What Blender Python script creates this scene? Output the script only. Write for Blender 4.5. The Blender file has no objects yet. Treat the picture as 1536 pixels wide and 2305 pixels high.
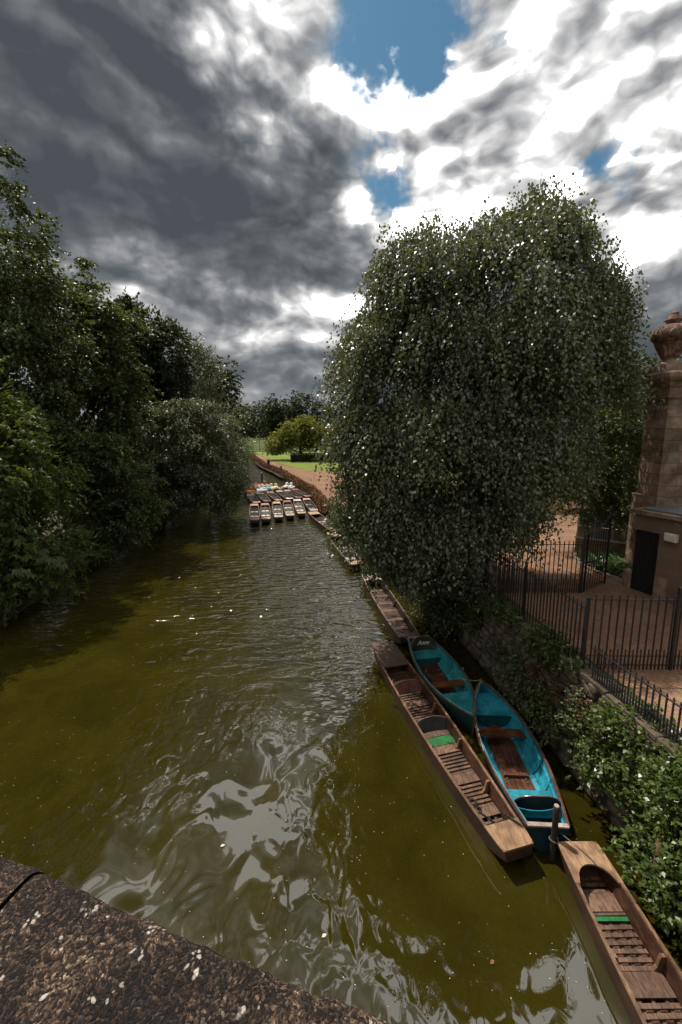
import bpy, math, random
import numpy as np
from mathutils import Vector, Matrix, noise as mnoise
rng = np.random.default_rng(7)
random.seed(7)
sc = bpy.context.scene
R = math.radians

# ---------------------------------------------------------------- camera
EYE = 7.5
PITCH = R(8.5)
cam_d = bpy.data.cameras.new('camera')
cam = bpy.data.objects.new('camera', cam_d)
sc.collection.objects.link(cam)
cam.location = (0, 0, EYE)
cam.rotation_euler = (R(90) - PITCH, 0, 0)
cam_d.sensor_fit = 'VERTICAL'
cam_d.sensor_height = 36.0
cam_d.lens = 14.0
cam_d.shift_y = -53.5 / 2305
cam_d.clip_start = 0.02
cam_d.clip_end = 3000
sc.camera = cam
sc.render.resolution_x, sc.render.resolution_y = 682, 1024

# ---------------------------------------------------------------- sun and sky
SUN_AZ, SUN_EL = R(-42), R(61.5)          # azimuth from +Y towards +X
sun_dir = Vector((math.sin(SUN_AZ) * math.cos(SUN_EL), math.cos(SUN_AZ) * math.cos(SUN_EL), math.sin(SUN_EL)))
sl = bpy.data.lights.new('sun', 'SUN')
sl.energy = 5.0
sl.angle = R(0.53)
sl.color = (1.0, 0.93, 0.84)
so = bpy.data.objects.new('sun', sl)
sc.collection.objects.link(so)
so.rotation_euler = (-sun_dir).to_track_quat('-Z', 'Y').to_euler()
so.location = (0, 0, 60)

world = bpy.data.worlds.new('World')
sc.world = world
world.use_nodes = True
nt = world.node_tree
nt.nodes.clear()
W_STR = 0.08


class NB:
    """small node-building helper"""
    def __init__(s, tree):
        s.t = tree

    def n(s, kind, **kw):
        nd = s.t.nodes.new(kind)
        for k, v in kw.items():
            setattr(nd, k, v)
        return nd

    def put(s, sock, v):
        if hasattr(v, 'links'):
            s.t.links.new(v, sock)
        else:
            sock.default_value = v

    def m(s, op, a, b=None, c=None, clamp=False):
        nd = s.n('ShaderNodeMath', operation=op, use_clamp=clamp)
        for i, v in enumerate((a, b, c)):
            if v is not None:
                s.put(nd.inputs[i], v)
        return nd.outputs[0]

    def vm(s, op, a, b=None, out=0):
        nd = s.n('ShaderNodeVectorMath', operation=op)
        s.put(nd.inputs[0], a)
        if b is not None:
            if op == 'SCALE':
                s.put(nd.inputs['Scale'], b)
            else:
                s.put(nd.inputs[1], b)
        return nd.outputs['Value'] if op in ('DOT_PRODUCT', 'LENGTH') else nd.outputs[0]

    def noise(s, vec, scale, detail=4, rough=.5, dist=0., out='Fac'):
        nd = s.n('ShaderNodeTexNoise')
        s.put(nd.inputs['Vector'], vec)
        nd.inputs['Scale'].default_value = scale
        nd.inputs['Detail'].default_value = detail
        nd.inputs['Roughness'].default_value = rough
        nd.inputs['Distortion'].default_value = dist
        return nd.outputs[out]

    def step(s, v, a, b, lo=0., hi=1., smooth=True):
        nd = s.n('ShaderNodeMapRange')
        nd.interpolation_type = 'SMOOTHSTEP' if smooth else 'LINEAR'
        nd.clamp = True
        s.put(nd.inputs[0], v)
        for i, x in zip((1, 2, 3, 4), (a, b, lo, hi)):
            s.put(nd.inputs[i], x)
        return nd.outputs[0]

    def mix(s, f, a, b, mode='MIX'):
        nd = s.n('ShaderNodeMix', data_type='RGBA', blend_type=mode)
        s.put(nd.inputs[0], f)
        for sock, v in ((nd.inputs[6], a), (nd.inputs[7], b)):
            if isinstance(v, (tuple, list)) and len(v) == 3:
                v = tuple(v) + (1,)
            s.put(sock, v)
        return nd.outputs[2]

    def ramp(s, v, stops):
        nd = s.n('ShaderNodeValToRGB')
        cr = nd.color_ramp
        while len(cr.elements) < len(stops):
            cr.elements.new(.5)
        for e, (p, c) in zip(cr.elements, stops):
            e.position = p
            e.color = (c[0], c[1], c[2], 1)
        s.put(nd.inputs[0], v)
        return nd.outputs[0]


def view_dir(px, py):
    """direction in the world seen at a spot of the sky (azimuth/elevation from the photograph)"""
    f = 14 / 36 * 2305
    dx, dy = (px - 768) / f, (1099 - py) / f
    v = Vector((dx, math.cos(PITCH) + dy * math.sin(PITCH), dy * math.cos(PITCH) - math.sin(PITCH)))
    return v.normalized()


b = NB(nt)
geo = b.n('ShaderNodeTexCoord')
D = geo.outputs['Generated']
sep = b.n('ShaderNodeSeparateXYZ')
nt.links.new(D, sep.inputs[0])
Pc = b.vm('ADD', b.vm('MULTIPLY', D, (1.0, 1.0, 1.75)), (2.3, .4, 1.1))
# warp the cloud plane a little so that edges curl
wcol = b.noise(Pc, 3.0, 3, .5, out='Color')
Pw = b.vm('ADD', Pc, b.vm('SCALE', b.vm('SUBTRACT', wcol, (.5, .5, .5)), .14))
Dw = b.vm('ADD', D, b.vm('SCALE', b.vm('SUBTRACT', b.noise(D, 5.0, 5, .6, out='Color'), (.5, .5, .5)), .26))


def blobs(lst):
    tot = None
    for (px, py, r, amp) in lst:
        c = view_dir(px, py)
        dist = b.vm('LENGTH', b.vm('SUBTRACT', Dw, tuple(c)))
        v = b.step(dist, 0.0, r / 896 * 1.05, amp, 0.0)
        tot = v if tot is None else b.m('ADD', tot, v)
    return tot


def puff(vec, scale, octaves=4):
    """billowed noise: round lumps with creases between them, like cumulus heads"""
    tot = None
    amp, sc_ = .62, scale
    for i in range(octaves):
        nd = b.n('ShaderNodeTexNoise', noise_dimensions='3D')
        b.put(nd.inputs['Vector'], b.vm('ADD', vec, (1.7 * i, 4.1 * i, 0)))
        nd.inputs['Scale'].default_value = sc_
        nd.inputs['Detail'].default_value = 0.0
        v = b.m('MULTIPLY', b.m('ABSOLUTE', b.m('MULTIPLY_ADD', nd.outputs['Fac'], 2.0, -1.0)), amp * 2.0)
        tot = v if tot is None else b.m('ADD', tot, v)
        amp *= .5
        sc_ *= 2.15
    return tot


off = b.vm('ADD', Pw, tuple(sun_dir * .055))
n_big = b.noise(Pw, 2.0, 8, .55)
n_puff = puff(Pw, 3.4)
n_puff2 = puff(off, 3.4)
n_low = b.noise(off, 2.0, 8, .55)
n_fine = b.noise(Pw, 9.0, 8, .62)
n_thick = b.noise(b.vm('ADD', Pw, (3.1, 1.7, 2.0)), 2.0, 5, .5)
cover_b = blobs([(905, -30, 190, -.38), (960, 150, 80, -.14), (940, 430, 80, -.24), (1300, 390, 120, -.17), (950, 270, 70, -.09),
                 (1225, 270, 60, -.20), (620, 90, 60, -.12), (790, -20, 90, -.12), (1420, 360, 90, -.22), (1100, 100, 50, -.16)])
dark_b = blobs([(150, 120, 480, .36), (470, 410, 400, .50), (700, 480, 260, .44), (250, 480, 280, .20), (420, 540, 240, .34), (330, 220, 200, .12),
                (1340, 90, 200, .26), (1500, 760, 300, .34), (620, 900, 300, .22), (1300, 950, 300, .15), (760, 640, 180, .18), (1450, 330, 140, .10), (1100, 420, 140, .16), (800, 300, 120, .14),
                (690, 130, 320, -.52), (800, -160, 420, -.35), (870, 230, 200, -.25), (1080, 220, 320, -.33), (1250, 250, 260, -.12),  # highest bright blob is added above the view to lighten the water reflection
                (560, 40, 190, -.42), (425, 120, 60, -.34), (300, 640, 200, -.34), (720, 690, 160, -.46), (960, 480, 130, -.30), (560, 760, 180, -.34), (1450, 520, 240, -.30), (1350, 300, 160, -.14), (1000, 330, 150, -.2)])
cov_v = b.m('ADD', b.m('ADD', b.m('MULTIPLY_ADD', n_puff, .22, b.m('MULTIPLY', n_big, .8)), cover_b), b.m('MULTIPLY', n_fine, .26))
cov_v = b.m('ADD', cov_v, b.m('ADD', b.m('MULTIPLY', b.m('MAXIMUM', dark_b, 0.0), .30), b.step(sep.outputs[2], .05, .30, .22, 0.0)))
cover = b.step(cov_v, .40, .54)
thick = b.m('ADD', b.m('ADD', b.m('MULTIPLY', b.m('SUBTRACT', n_thick, .5), 1.5), dark_b), b.m('MULTIPLY', b.m('SUBTRACT', n_big, .5), 1.0))
shade = b.step(thick, -.36, .70, smooth=False)
edge = b.m('ADD', b.m('MULTIPLY', b.m('SUBTRACT', n_puff, n_puff2), .95), b.m('MULTIPLY', b.m('SUBTRACT', n_big, n_low), 2.9))
lit = b.m('ADD', edge, b.m('ADD', b.m('MULTIPLY', b.m('SUBTRACT', n_fine, .5), .34), b.m('MULTIPLY', b.m('SUBTRACT', n_puff, .5), .32)))
lit = b.m('MULTIPLY', lit, b.step(shade, .40, .95, .95, .60))
lit = b.m('MULTIPLY', lit, b.step(sep.outputs[2], .02, .42, .50, 1.0))
shade2 = b.m('SUBTRACT', shade, lit, clamp=True)
cl = b.ramp(shade2, [(0.0, (1.9, 1.88, 1.86)), (.07, (.64, .635, .63)), (.20, (.43, .43, .432)), (.38, (.235, .240, .248)), (.60, (.122, .131, .142)), (.80, (.074, .084, .093)), (1.0, (.050, .058, .067))])
cl = b.vm('SCALE', cl, 1.34 / W_STR)
sky = b.n('ShaderNodeTexSky')
sky.sky_type = 'NISHITA'
sky.sun_disc = False
sky.sun_elevation = SUN_EL
sky.sun_rotation = SUN_AZ
sky.air_density = 1.0
sky.dust_density = .6
sky.ozone_density = 2.0
blue = b.mix(1.0, sky.outputs[0], (.70, 1.05, 1.0), 'MULTIPLY')
col = b.mix(cover, blue, cl)
bg = b.n('ShaderNodeBackground')
nt.links.new(col, bg.inputs[0])
bg.inputs[1].default_value = W_STR
out = b.n('ShaderNodeOutputWorld')
nt.links.new(bg.outputs[0], out.inputs[0])
try:
    world.cycles.sampling_method = 'MANUAL'
    world.cycles.sample_map_resolution = 512
except Exception:
    pass

sc.view_settings.view_transform = 'Standard'
sc.view_settings.look = 'None'
sc.view_settings.gamma = 1.0
sc.view_settings.use_curve_mapping = False
sc.view_settings.exposure = 0.12
sc.cycles.use_denoising = True
sc.cycles.max_bounces = 6
sc.cycles.diffuse_bounces = 3
sc.cycles.glossy_bounces = 3
sc.cycles.transmission_bounces = 4
sc.cycles.transparent_max_bounces = 4
sc.cycles.caustics_reflective = False
sc.cycles.caustics_refractive = False
sc.cycles.sample_clamp_indirect = 4.0

# ---------------------------------------------------------------- helpers
COL = sc.collection
MATS = {}


def new_mat(name):
    m = bpy.data.materials.new(name)
    m.use_nodes = True
    t = m.node_tree
    t.nodes.clear()
    o = t.nodes.new('ShaderNodeOutputMaterial')
    MATS[name] = m
    return m, NB(t), o


def principled(nb, o, col, rough=.6, spec=.5, metal=0., bump=None, bump_s=.3, bump_d=.02):
    p = nb.n('ShaderNodeBsdfPrincipled')
    if isinstance(col, (tuple, list)) and len(col) == 3:
        col = tuple(col) + (1,)
    nb.put(p.inputs['Base Color'], col)
    nb.put(p.inputs['Roughness'], rough)
    nb.put(p.inputs['Specular IOR Level'], spec)
    nb.put(p.inputs['Metallic'], metal)
    if bump is not None:
        bn = nb.n('ShaderNodeBump')
        bn.inputs['Strength'].default_value = bump_s
        bn.inputs['Distance'].default_value = bump_d
        nb.put(bn.inputs['Height'], bump)
        nb.t.links.new(bn.outputs[0], p.inputs['Normal'])
    nb.t.links.new(p.outputs[0], o.inputs[0])
    return p


def obj_rand(nb):
    return nb.n('ShaderNodeObjectInfo').outputs['Random']


def pos(nb):
    return nb.n('ShaderNodeNewGeometry').outputs['Position']


def objco(nb):
    return nb.n('ShaderNodeTexCoord').outputs['Object']


def stretch(nb, v, s):
    return nb.vm('MULTIPLY', v, s)


def mottled(name, stops, scale=3., detail=6, rough=.75, bump_s=.4, bump_d=.02, spec=.3, vary=.0, space='pos', scl=(1, 1, 1), rgh=.6, dist=0.):
    """a surface coloured by a noise ramp, with matching fine relief"""
    m, nb, o = new_mat(name)
    v = pos(nb) if space == 'pos' else objco(nb)
    v = stretch(nb, v, scl)
    n1 = nb.noise(v, scale, detail, rgh, dist)
    c = nb.ramp(n1, stops)
    if vary:
        c = nb.mix(1.0, c, nb.ramp(obj_rand(nb), [(0, (1 - vary,) * 3), (1, (1 + vary * .6,) * 3)]), 'MULTIPLY')
    principled(nb, o, c, rough, spec, bump=nb.noise(v, scale * 5, 4, .6), bump_s=bump_s, bump_d=bump_d)
    return m


class MB:
    """collects geometry for one mesh"""
    def __init__(s):
        s.V, s.F, s.M = [], [], []

    def add(s, V, F, mi=0):
        k = len(s.V)
        s.V += [tuple(v) for v in V]
        s.F += [tuple(i + k for i in f) for f in F]
        s.M += [mi] * len(F)

    def box(s, c, size, rz=0, mi=0, tilt=None):
        hx, hy, hz = size[0] / 2, size[1] / 2, size[2] / 2
        vs = [(x, y, z) for z in (-hz, hz) for (x, y) in ((-hx, -hy), (hx, -hy), (hx, hy), (-hx, hy))]
        M = Matrix.Rotation(rz, 3, 'Z')
        if tilt is not None:
            M = M @ tilt
        vs = [M @ Vector(v) + Vector(c) for v in vs]
        s.add(vs, [(3, 2, 1, 0), (4, 5, 6, 7), (0, 1, 5, 4), (1, 2, 6, 5), (2, 3, 7, 6), (3, 0, 4, 7)], mi)
        return s

    def loft(s, rings, closed=True, caps=True, mi=0):
        n = len(rings[0])
        V = [v for r in rings for v in r]
        F = []
        for i in range(len(rings) - 1):
            for j in range(n if closed else n - 1):
                a, c = i * n + j, i * n + (j + 1) % n
                F.append((a, c, c + n, a + n))
        if caps and closed:
            F.append(tuple(range(n))[::-1])
            F.append(tuple((len(rings) - 1) * n + j for j in range(n)))
        s.add(V, F, mi)
        return s

    def tube(s, pts, rad, n=8, mi=0, caps=True):
        pts = [Vector(p) for p in pts]
        if not hasattr(rad, '__len__'):
            rad = [rad] * len(pts)
        rings = []
        ref = None
        for i, p in enumerate(pts):
            d = (pts[min(i + 1, len(pts) - 1)] - pts[max(i - 1, 0)])
            d = d.normalized() if d.length > 1e-9 else Vector((0, 0, 1))
            if ref is None:
                ref = Vector((1, 0, 0)) if abs(d.x) < .8 else Vector((0, 1, 0))
            u = (ref - d * ref.dot(d)).normalized()
            ref = u
            w = d.cross(u)
            rings.append([p + (u * math.cos(2 * math.pi * k / n) + w * math.sin(2 * math.pi * k / n)) * rad[i] for k in range(n)])
        return s.loft(rings, True, caps, mi)

    def lathe(s, prof, n=24, c=(0, 0, 0), mi=0, mod=None):
        rings = []
        for (r, z) in prof:
            ring = []
            for k in range(n):
                a = 2 * math.pi * k / n
                rr = r * (mod(a, z) if mod else 1)
                ring.append((c[0] + rr * math.cos(a), c[1] + rr * math.sin(a), c[2] + z))
            rings.append(ring)
        return s.loft(rings, True, True, mi)

    def prism(s, poly, z0, z1, mi=0):
        return s.loft([[(x, y, z0) for x, y in poly], [(x, y, z1) for x, y in poly]], True, True, mi)

    def build(s, name, mats, parent=None, smooth=False, loc=None):
        me = bpy.data.meshes.new(name)
        me.from_pydata(s.V, [], s.F)
        if not isinstance(mats, (list, tuple)):
            mats = [mats]
        for m in mats:
            me.materials.append(MATS[m] if isinstance(m, str) else m)
        if len(mats) > 1:
            me.polygons.foreach_set('material_index', s.M)
        if smooth:
            me.polygons.foreach_set('use_smooth', [True] * len(me.polygons))
        me.update()
        o = bpy.data.objects.new(name, me)
        COL.objects.link(o)
        if parent is not None:
            o.parent = parent
        if loc is not None:
            o.location = loc
        return o


def tag(o, label=None, cat=None, group=None, kind=None):
    if label:
        o['label'] = label
    if cat:
        o['category'] = cat
    if group:
        o['group'] = group
    if kind:
        o['kind'] = kind
    return o


def thing(name, label, cat, loc=(0, 0, 0), rz=0, group=None):
    o = bpy.data.objects.new(name, None)
    o.empty_display_size = .2
    COL.objects.link(o)
    o.location = loc
    o.rotation_euler = (0, 0, rz)
    return tag(o, label, cat, group)


def inst(src, parent, loc=(0, 0, 0), rot=(0, 0, 0), scale=(1, 1, 1), name=None):
    """another object that shares the mesh of src"""
    o = src.copy()
    if name:
        o.name = name
    COL.objects.link(o)
    o.parent = parent
    o.location = loc
    o.rotation_euler = rot
    o.scale = scale
    return o


_unit = {}


def block(name, mat, parent, c, size, rz=0, rot=None, bevel=.0):
    """a box-shaped piece; all pieces of one material share one mesh"""
    key = (mat, round(bevel, 3))
    if key not in _unit:
        m = MB()
        if bevel:
            e = .5 - bevel
            rings = []
            for z, q in ((-.5, e), (-e, .5), (e, .5), (.5, e)):
                rings.append([(-q, -q, z), (q, -q, z), (q, q, z), (-q, q, z)])
            m.loft(rings)
        else:
            m.box((0, 0, 0), (1, 1, 1))
        me = bpy.data.meshes.new(name)
        me.from_pydata(m.V, [], m.F)
        me.materials.append(MATS[mat])
        _unit[key] = me
    o = bpy.data.objects.new(name, _unit[key])
    COL.objects.link(o)
    o.parent = parent
    o.location = c
    o.rotation_euler = rot if rot is not None else (0, 0, rz)
    o.scale = size
    return o


def np_mesh(name, V, quads, mat, parent=None, tint=None, tris=None, loc=None):
    """big meshes straight from numpy arrays; V (n,3), quads (m,4)"""
    me = bpy.data.meshes.new(name)
    m = len(quads)
    me.vertices.add(len(V))
    me.vertices.foreach_set('co', np.ascontiguousarray(V, dtype=np.float32).ravel())
    me.loops.add(m * 4)
    me.loops.foreach_set('vertex_index', np.ascontiguousarray(quads, dtype=np.int32).ravel())
    me.polygons.add(m)
    me.polygons.foreach_set('loop_start', np.arange(0, m * 4, 4, dtype=np.int32))
    me.update(calc_edges=True)
    if tint is not None:
        at = me.attributes.new('tint', 'FLOAT', 'FACE')
        at.data.foreach_set('value', np.ascontiguousarray(tint, dtype=np.float32))
    me.materials.append(MATS[mat] if isinstance(mat, str) else mat)
    o = bpy.data.objects.new(name, me)
    COL.objects.link(o)
    if parent is not None:
        o.parent = parent
    if loc is not None:
        o.location = loc
    return o


def unit(a):
    return a / np.maximum(np.linalg.norm(a, axis=1, keepdims=True), 1e-9)


def leaf_quads(C, axis, nrm, L, Wd, fold=.12):
    """one folded diamond per leaf: base, right, tip, left"""
    axis = unit(axis)
    side = unit(np.cross(axis, nrm))
    nn = np.cross(side, axis)
    L = np.asarray(L).reshape(-1, 1)
    Wd = np.asarray(Wd).reshape(-1, 1)
    base = C - axis * L * .5
    tip = C + axis * L * .5 - nn * L * .10
    mid = C - axis * L * .06 + nn * L * fold
    r = mid + side * Wd * .5
    l = mid - side * Wd * .5
    V = np.stack([base, r, tip, l], 1).reshape(-1, 3)
    Q = np.arange(len(C) * 4).reshape(-1, 4)
    return V, Q


def rand_dirs(n):
    return unit(rng.normal(size=(n, 3)))


def interp(x, xs, ys):
    return float(np.interp(x, xs, ys))

# ---------------------------------------------------------------- materials
def leaf_mat(name, dark, light, trans, rough=.38, spec=.5, tfac=.32, glint=.0):
    m, nb, o = new_mat(name)
    at = nb.n('ShaderNodeAttribute', attribute_name='tint')
    c = nb.mix(at.outputs['Fac'], dark, light)
    p = nb.n('ShaderNodeBsdfPrincipled')
    nb.put(p.inputs['Base Color'], c)
    p.inputs['Roughness'].default_value = rough
    p.inputs['Specular IOR Level'].default_value = spec
    tr = nb.n('ShaderNodeBsdfTranslucent')
    nb.put(tr.inputs['Color'], nb.mix(at.outputs['Fac'], tuple(x * .6 for x in trans), trans))
    mx = nb.n('ShaderNodeMixShader')
    mx.inputs[0].default_value = tfac
    nb.t.links.new(p.outputs[0], mx.inputs[1])
    nb.t.links.new(tr.outputs[0], mx.inputs[2])
    nb.t.links.new(mx.outputs[0], o.inputs[0])
    return m


leaf_mat('leaf_birch', (.036, .047, .018), (.175, .192, .090), (.20, .23, .04), .38, .85, .24)
leaf_mat('leaf_chestnut', (.032, .056, .012), (.125, .165, .038), (.20, .26, .03), .5, .35, .32)
leaf_mat('leaf_ivy', (.024, .038, .012), (.135, .165, .055), (.11, .14, .02), .5, .35, .2)
leaf_mat('leaf_mid', (.028, .044, .012), (.120, .150, .042), (.16, .20, .03), .5, .35, .28)
leaf_mat('leaf_willow', (.045, .056, .026), (.250, .265, .145), (.20, .22, .06), .45, .6, .24)
leaf_mat('leaf_yellow', (.065, .085, .014), (.175, .19, .030), (.36, .38, .04), .45, .35, .42)
leaf_mat('leaf_copper', (.055, .038, .014), (.115, .070, .026), (.14, .09, .02), .4, .4, .25)
leaf_mat('leaf_bright', (.040, .065, .014), (.13, .18, .040), (.20, .27, .03), .32, .55, .32)
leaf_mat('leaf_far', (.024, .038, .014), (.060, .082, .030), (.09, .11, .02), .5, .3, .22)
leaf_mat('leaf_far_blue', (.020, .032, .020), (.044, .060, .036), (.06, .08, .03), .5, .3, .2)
leaf_mat('leaf_hedge', (.085, .042, .020), (.22, .105, .045), (.20, .09, .03), .6, .2, .2)
leaf_mat('leaf_strap', (.035, .065, .020), (.10, .16, .05), (.14, .20, .03), .28, .6, .25)
leaf_mat('petal_yellow', (.60, .42, .03), (.80, .62, .06), (.5, .4, .03), .5, .3, .2)
leaf_mat('grass_blade', (.035, .060, .012), (.09, .13, .025), (.12, .16, .02), .5, .3, .3)

mottled('bark', [(.25, (.018, .014, .011)), (.55, (.050, .040, .030)), (.8, (.095, .080, .062))], 4, 8, .9, .8, .03, scl=(1, 1, .25))
mottled('bark_birch', [(.3, (.03, .028, .025)), (.45, (.18, .17, .15)), (.8, (.42, .40, .37))], 5, 6, .7, .4, .01, scl=(1, 1, 2.2))
mottled('soil', [(.3, (.022, .017, .011)), (.5, (.05, .038, .022)), (.75, (.085, .065, .038))], 2.5, 8, .95, .8, .05)
mottled('grass_ground', [(.3, (.028, .038, .010)), (.6, (.046, .060, .014)), (.8, (.065, .078, .02))], .8, 8, .9, .5, .03)
mottled('lawn', [(.3, (.090, .125, .010)), (.55, (.125, .160, .014)), (.8, (.15, .175, .018))], .35, 6, .9, .4, .02)

# field: mown bands
m, nb, o = new_mat('field')
v = pos(nb)
wv = nb.n('ShaderNodeTexWave', bands_direction='Y')
nb.put(wv.inputs['Vector'], v)
wv.inputs['Scale'].default_value = .035
wv.inputs['Distortion'].default_value = .6
c = nb.mix(nb.step(wv.outputs['Fac'], .35, .65), (.040, .058, .010), (.060, .082, .013))
c = nb.mix(nb.m('MULTIPLY', nb.noise(v, .12, 6, .6), .6), c, (.058, .068, .018))
principled(nb, o, c, .9, .2)

# gravel: warm buff with darker grit and tracks
m, nb, o = new_mat('gravel')
v = pos(nb)
big = nb.noise(v, .55, 6, .6)
grit = nb.n('ShaderNodeTexVoronoi')
nb.put(grit.inputs['Vector'], v)
grit.inputs['Scale'].default_value = 34
fine = nb.noise(v, 16, 5, .7)
c = nb.ramp(big, [(.28, (.22, .125, .075)), (.5, (.32, .19, .118)), (.75, (.41, .265, .175))])
c = nb.mix(.6, c, nb.ramp(fine, [(.3, (.22, .15, .12)), (.5, (.72, .64, .58)), (.72, (1.25, 1.15, 1.05))]), 'MULTIPLY')
c = nb.mix(.40, c, nb.mix(1.0, c, grit.outputs['Color'], 'MULTIPLY'))
h = nb.m('ADD', fine, nb.m('MULTIPLY', grit.outputs['Distance'], .8))
principled(nb, o, c, .92, .2, bump=h, bump_s=.9, bump_d=.03)

# rubble and worked stone
def stone_mat(name, stops, vary=.35, moss=.25, scale=6.):
    m, nb, o = new_mat(name)
    v = pos(nb)
    n1 = nb.noise(v, scale, 8, .65)
    c = nb.ramp(n1, stops)
    c = nb.mix(1.0, c, nb.ramp(obj_rand(nb), [(0, (1 - vary,) * 3), (1, (1 + vary * .5,) * 3)]), 'MULTIPLY')
    mo = nb.step(nb.noise(v, scale * .35, 7, .7), .52, .70)
    c = nb.mix(nb.m('MULTIPLY', mo, moss * 2), c, (.028, .030, .016))
    li = nb.step(nb.noise(v, scale * 2.6, 5, .6), .66, .72)
    c = nb.mix(nb.m('MULTIPLY', li, .5), c, (.34, .32, .27))
    principled(nb, o, c, .88, .25, bump=nb.m('ADD', n1, nb.m('MULTIPLY', nb.noise(v, scale * 7, 5, .7), .4)), bump_s=.8, bump_d=.025)
    return m


stone_mat('rubble', [(.25, (.045, .036, .026)), (.5, (.105, .082, .056)), (.75, (.19, .155, .110))], .45, .35, 7)
stone_mat('ashlar', [(.25, (.085, .055, .036)), (.48, (.20, .138, .093)), (.66, (.32, .235, .165)), (.85, (.45, .35, .26))], .28, .36, 2.6)
stone_mat('urn_stone', [(.3, (.050, .026, .018)), (.5, (.165, .085, .055)), (.7, (.36, .24, .17))], .1, .15, 7)
stone_mat('kerb_stone', [(.3, (.20, .145, .10)), (.6, (.34, .26, .19)), (.85, (.45, .37, .29))], .25, .1, 5)
stone_mat('mortar', [(.3, (.030, .025, .018)), (.6, (.065, .055, .042))], .1, .3, 6)
stone_mat('render_wall', [(.3, (.115, .074, .046)), (.55, (.165, .110, .072)), (.8, (.21, .145, .098))], .05, .10, 1.4)

# parapet coping: coarse gritty brown stone, every grain its own tone, with pale lichen spots
m, nb, o = new_mat('coping_stone')
v = objco(nb)
vw = nb.vm('ADD', v, nb.vm('SCALE', nb.vm('SUBTRACT', nb.noise(v, 60, 3, .6, out='Color'), (.5, .5, .5)), .012))
n2 = nb.noise(v, 15, 6, .65)
n3 = nb.noise(v, 150, 6, .7)


def grains(scale):
    vo = nb.n('ShaderNodeTexVoronoi')
    nb.put(vo.inputs['Vector'], vw)
    vo.inputs['Scale'].default_value = scale
    sr = nb.n('ShaderNodeSeparateColor')
    nb.put(sr.inputs[0], vo.outputs['Color'])
    return sr.outputs[0], vo.outputs['Distance']


g1, d1 = grains(460)
g2, d2 = grains(900)
mixv = nb.m('ADD', nb.m('MULTIPLY', g1, .52), nb.m('ADD', nb.m('MULTIPLY', g2, .30), nb.m('MULTIPLY', nb.m('SUBTRACT', n2, .5), 1.1)))
mixv = nb.m('ADD', mixv, nb.m('MULTIPLY', nb.m('SUBTRACT', n3, .5), .5))
c = nb.ramp(mixv, [(.18, (.0032, .0022, .0017)), (.40, (.012, .0072, .0046)), (.57, (.040, .024, .0145)), (.73, (.105, .066, .040)), (.90, (.25, .178, .115)), (.98, (.45, .38, .29))])
for (sc_, th, colr, amt, kp) in ((52, .10, (.56, .53, .49), .95, .61), (105, .15, (.54, .50, .45), .9, .60), (190, .22, (.50, .45, .38), .8, .61)):
    vo = nb.n('ShaderNodeTexVoronoi')
    nb.put(vo.inputs['Vector'], vw)
    vo.inputs['Scale'].default_value = sc_
    keep = nb.step(nb.noise(vo.outputs['Position'], 47, 2, .5), kp, kp + .03)
    spot = nb.m('MULTIPLY', nb.step(vo.outputs['Distance'], th, th * 1.7, 1, 0), keep)
    c = nb.mix(nb.m('MULTIPLY', spot, amt), c, colr)
oc = nb.step(nb.noise(v, 17, 5, .6), .66, .74)
c = nb.mix(nb.m('MULTIPLY', oc, .5), c, (.20, .085, .022))
h = nb.m('ADD', nb.m('MULTIPLY', mixv, 1.0), nb.m('MULTIPLY', d1, -.8))
principled(nb, o, c, .85, .3, bump=h, bump_s=.8, bump_d=.0035)

# wood, painted and weathered
def wood_mat(name, dark, light, rough=.62, spec=.3, axis=(1, 10, 10), scale=5, vary=.3, wear=None, wear_t=.6):
    m, nb, o = new_mat(name)
    v = stretch(nb, pos(nb), (1, 1, 1))
    loc = objco(nb)
    g = nb.noise(stretch(nb, v, axis), scale, 6, .65, .4)
    blot = nb.noise(v, 3.1, 5, .6)
    c = nb.mix(nb.step(g, .32, .70), dark, light)
    c = nb.mix(nb.m('MULTIPLY', nb.step(blot, .40, .66), .70), c, tuple(x * .50 for x in dark))
    c = nb.mix(1.0, c, nb.ramp(obj_rand(nb), [(0, (1 - vary,) * 3), (1, (1 + vary * .5,) * 3)]), 'MULTIPLY')
    if wear:
        w = nb.step(nb.noise(v, 7, 7, .7), wear_t, wear_t + .1)
        c = nb.mix(w, c, wear)
    principled(nb, o, c, rough, spec, bump=nb.m('ADD', g, nb.m('MULTIPLY', nb.noise(v, 60, 3, .6), .3)), bump_s=.35, bump_d=.006)
    return m


wood_mat('slat_wood', (.058, .029, .018), (.215, .122, .074), .55, .4, (10, 2, 10), 4)
wood_mat('deck_wood', (.205, .112, .058), (.40, .248, .142), .6, .35, (8, 1.5, 8), 3, .12)
wood_mat('deck_dark', (.060, .034, .022), (.145, .082, .054), .55, .4, (8, 1.5, 8), 4, .2)
wood_mat('hull_wood', (.034, .014, .008), (.105, .045, .025), .45, .45, (6, 2, 6), 3, .15)
wood_mat('gunwale_wood', (.11, .054, .029), (.29, .170, .098), .45, .45, (8, 2, 8), 4, .15)
wood_mat('varnish_wood', (.085, .026, .010), (.205, .078, .032), .3, .55, (2, 9, 9), 3, .12)
wood_mat('floor_varnish', (.055, .020, .012), (.155, .066, .036), .35, .5, (8, 2, 8), 3, .2)
wood_mat('back_red', (.055, .012, .009), (.115, .026, .018), .4, .5, (2, 2, 2), 3, .1)
wood_mat('back_black', (.010, .009, .009), (.028, .024, .022), .45, .5, (2, 2, 2), 3, .1)
wood_mat('green_paint', (.008, .095, .024), (.018, .185, .050), .5, .4, (4, 4, 4), 4, .1, (.10, .075, .045), .58)
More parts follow.
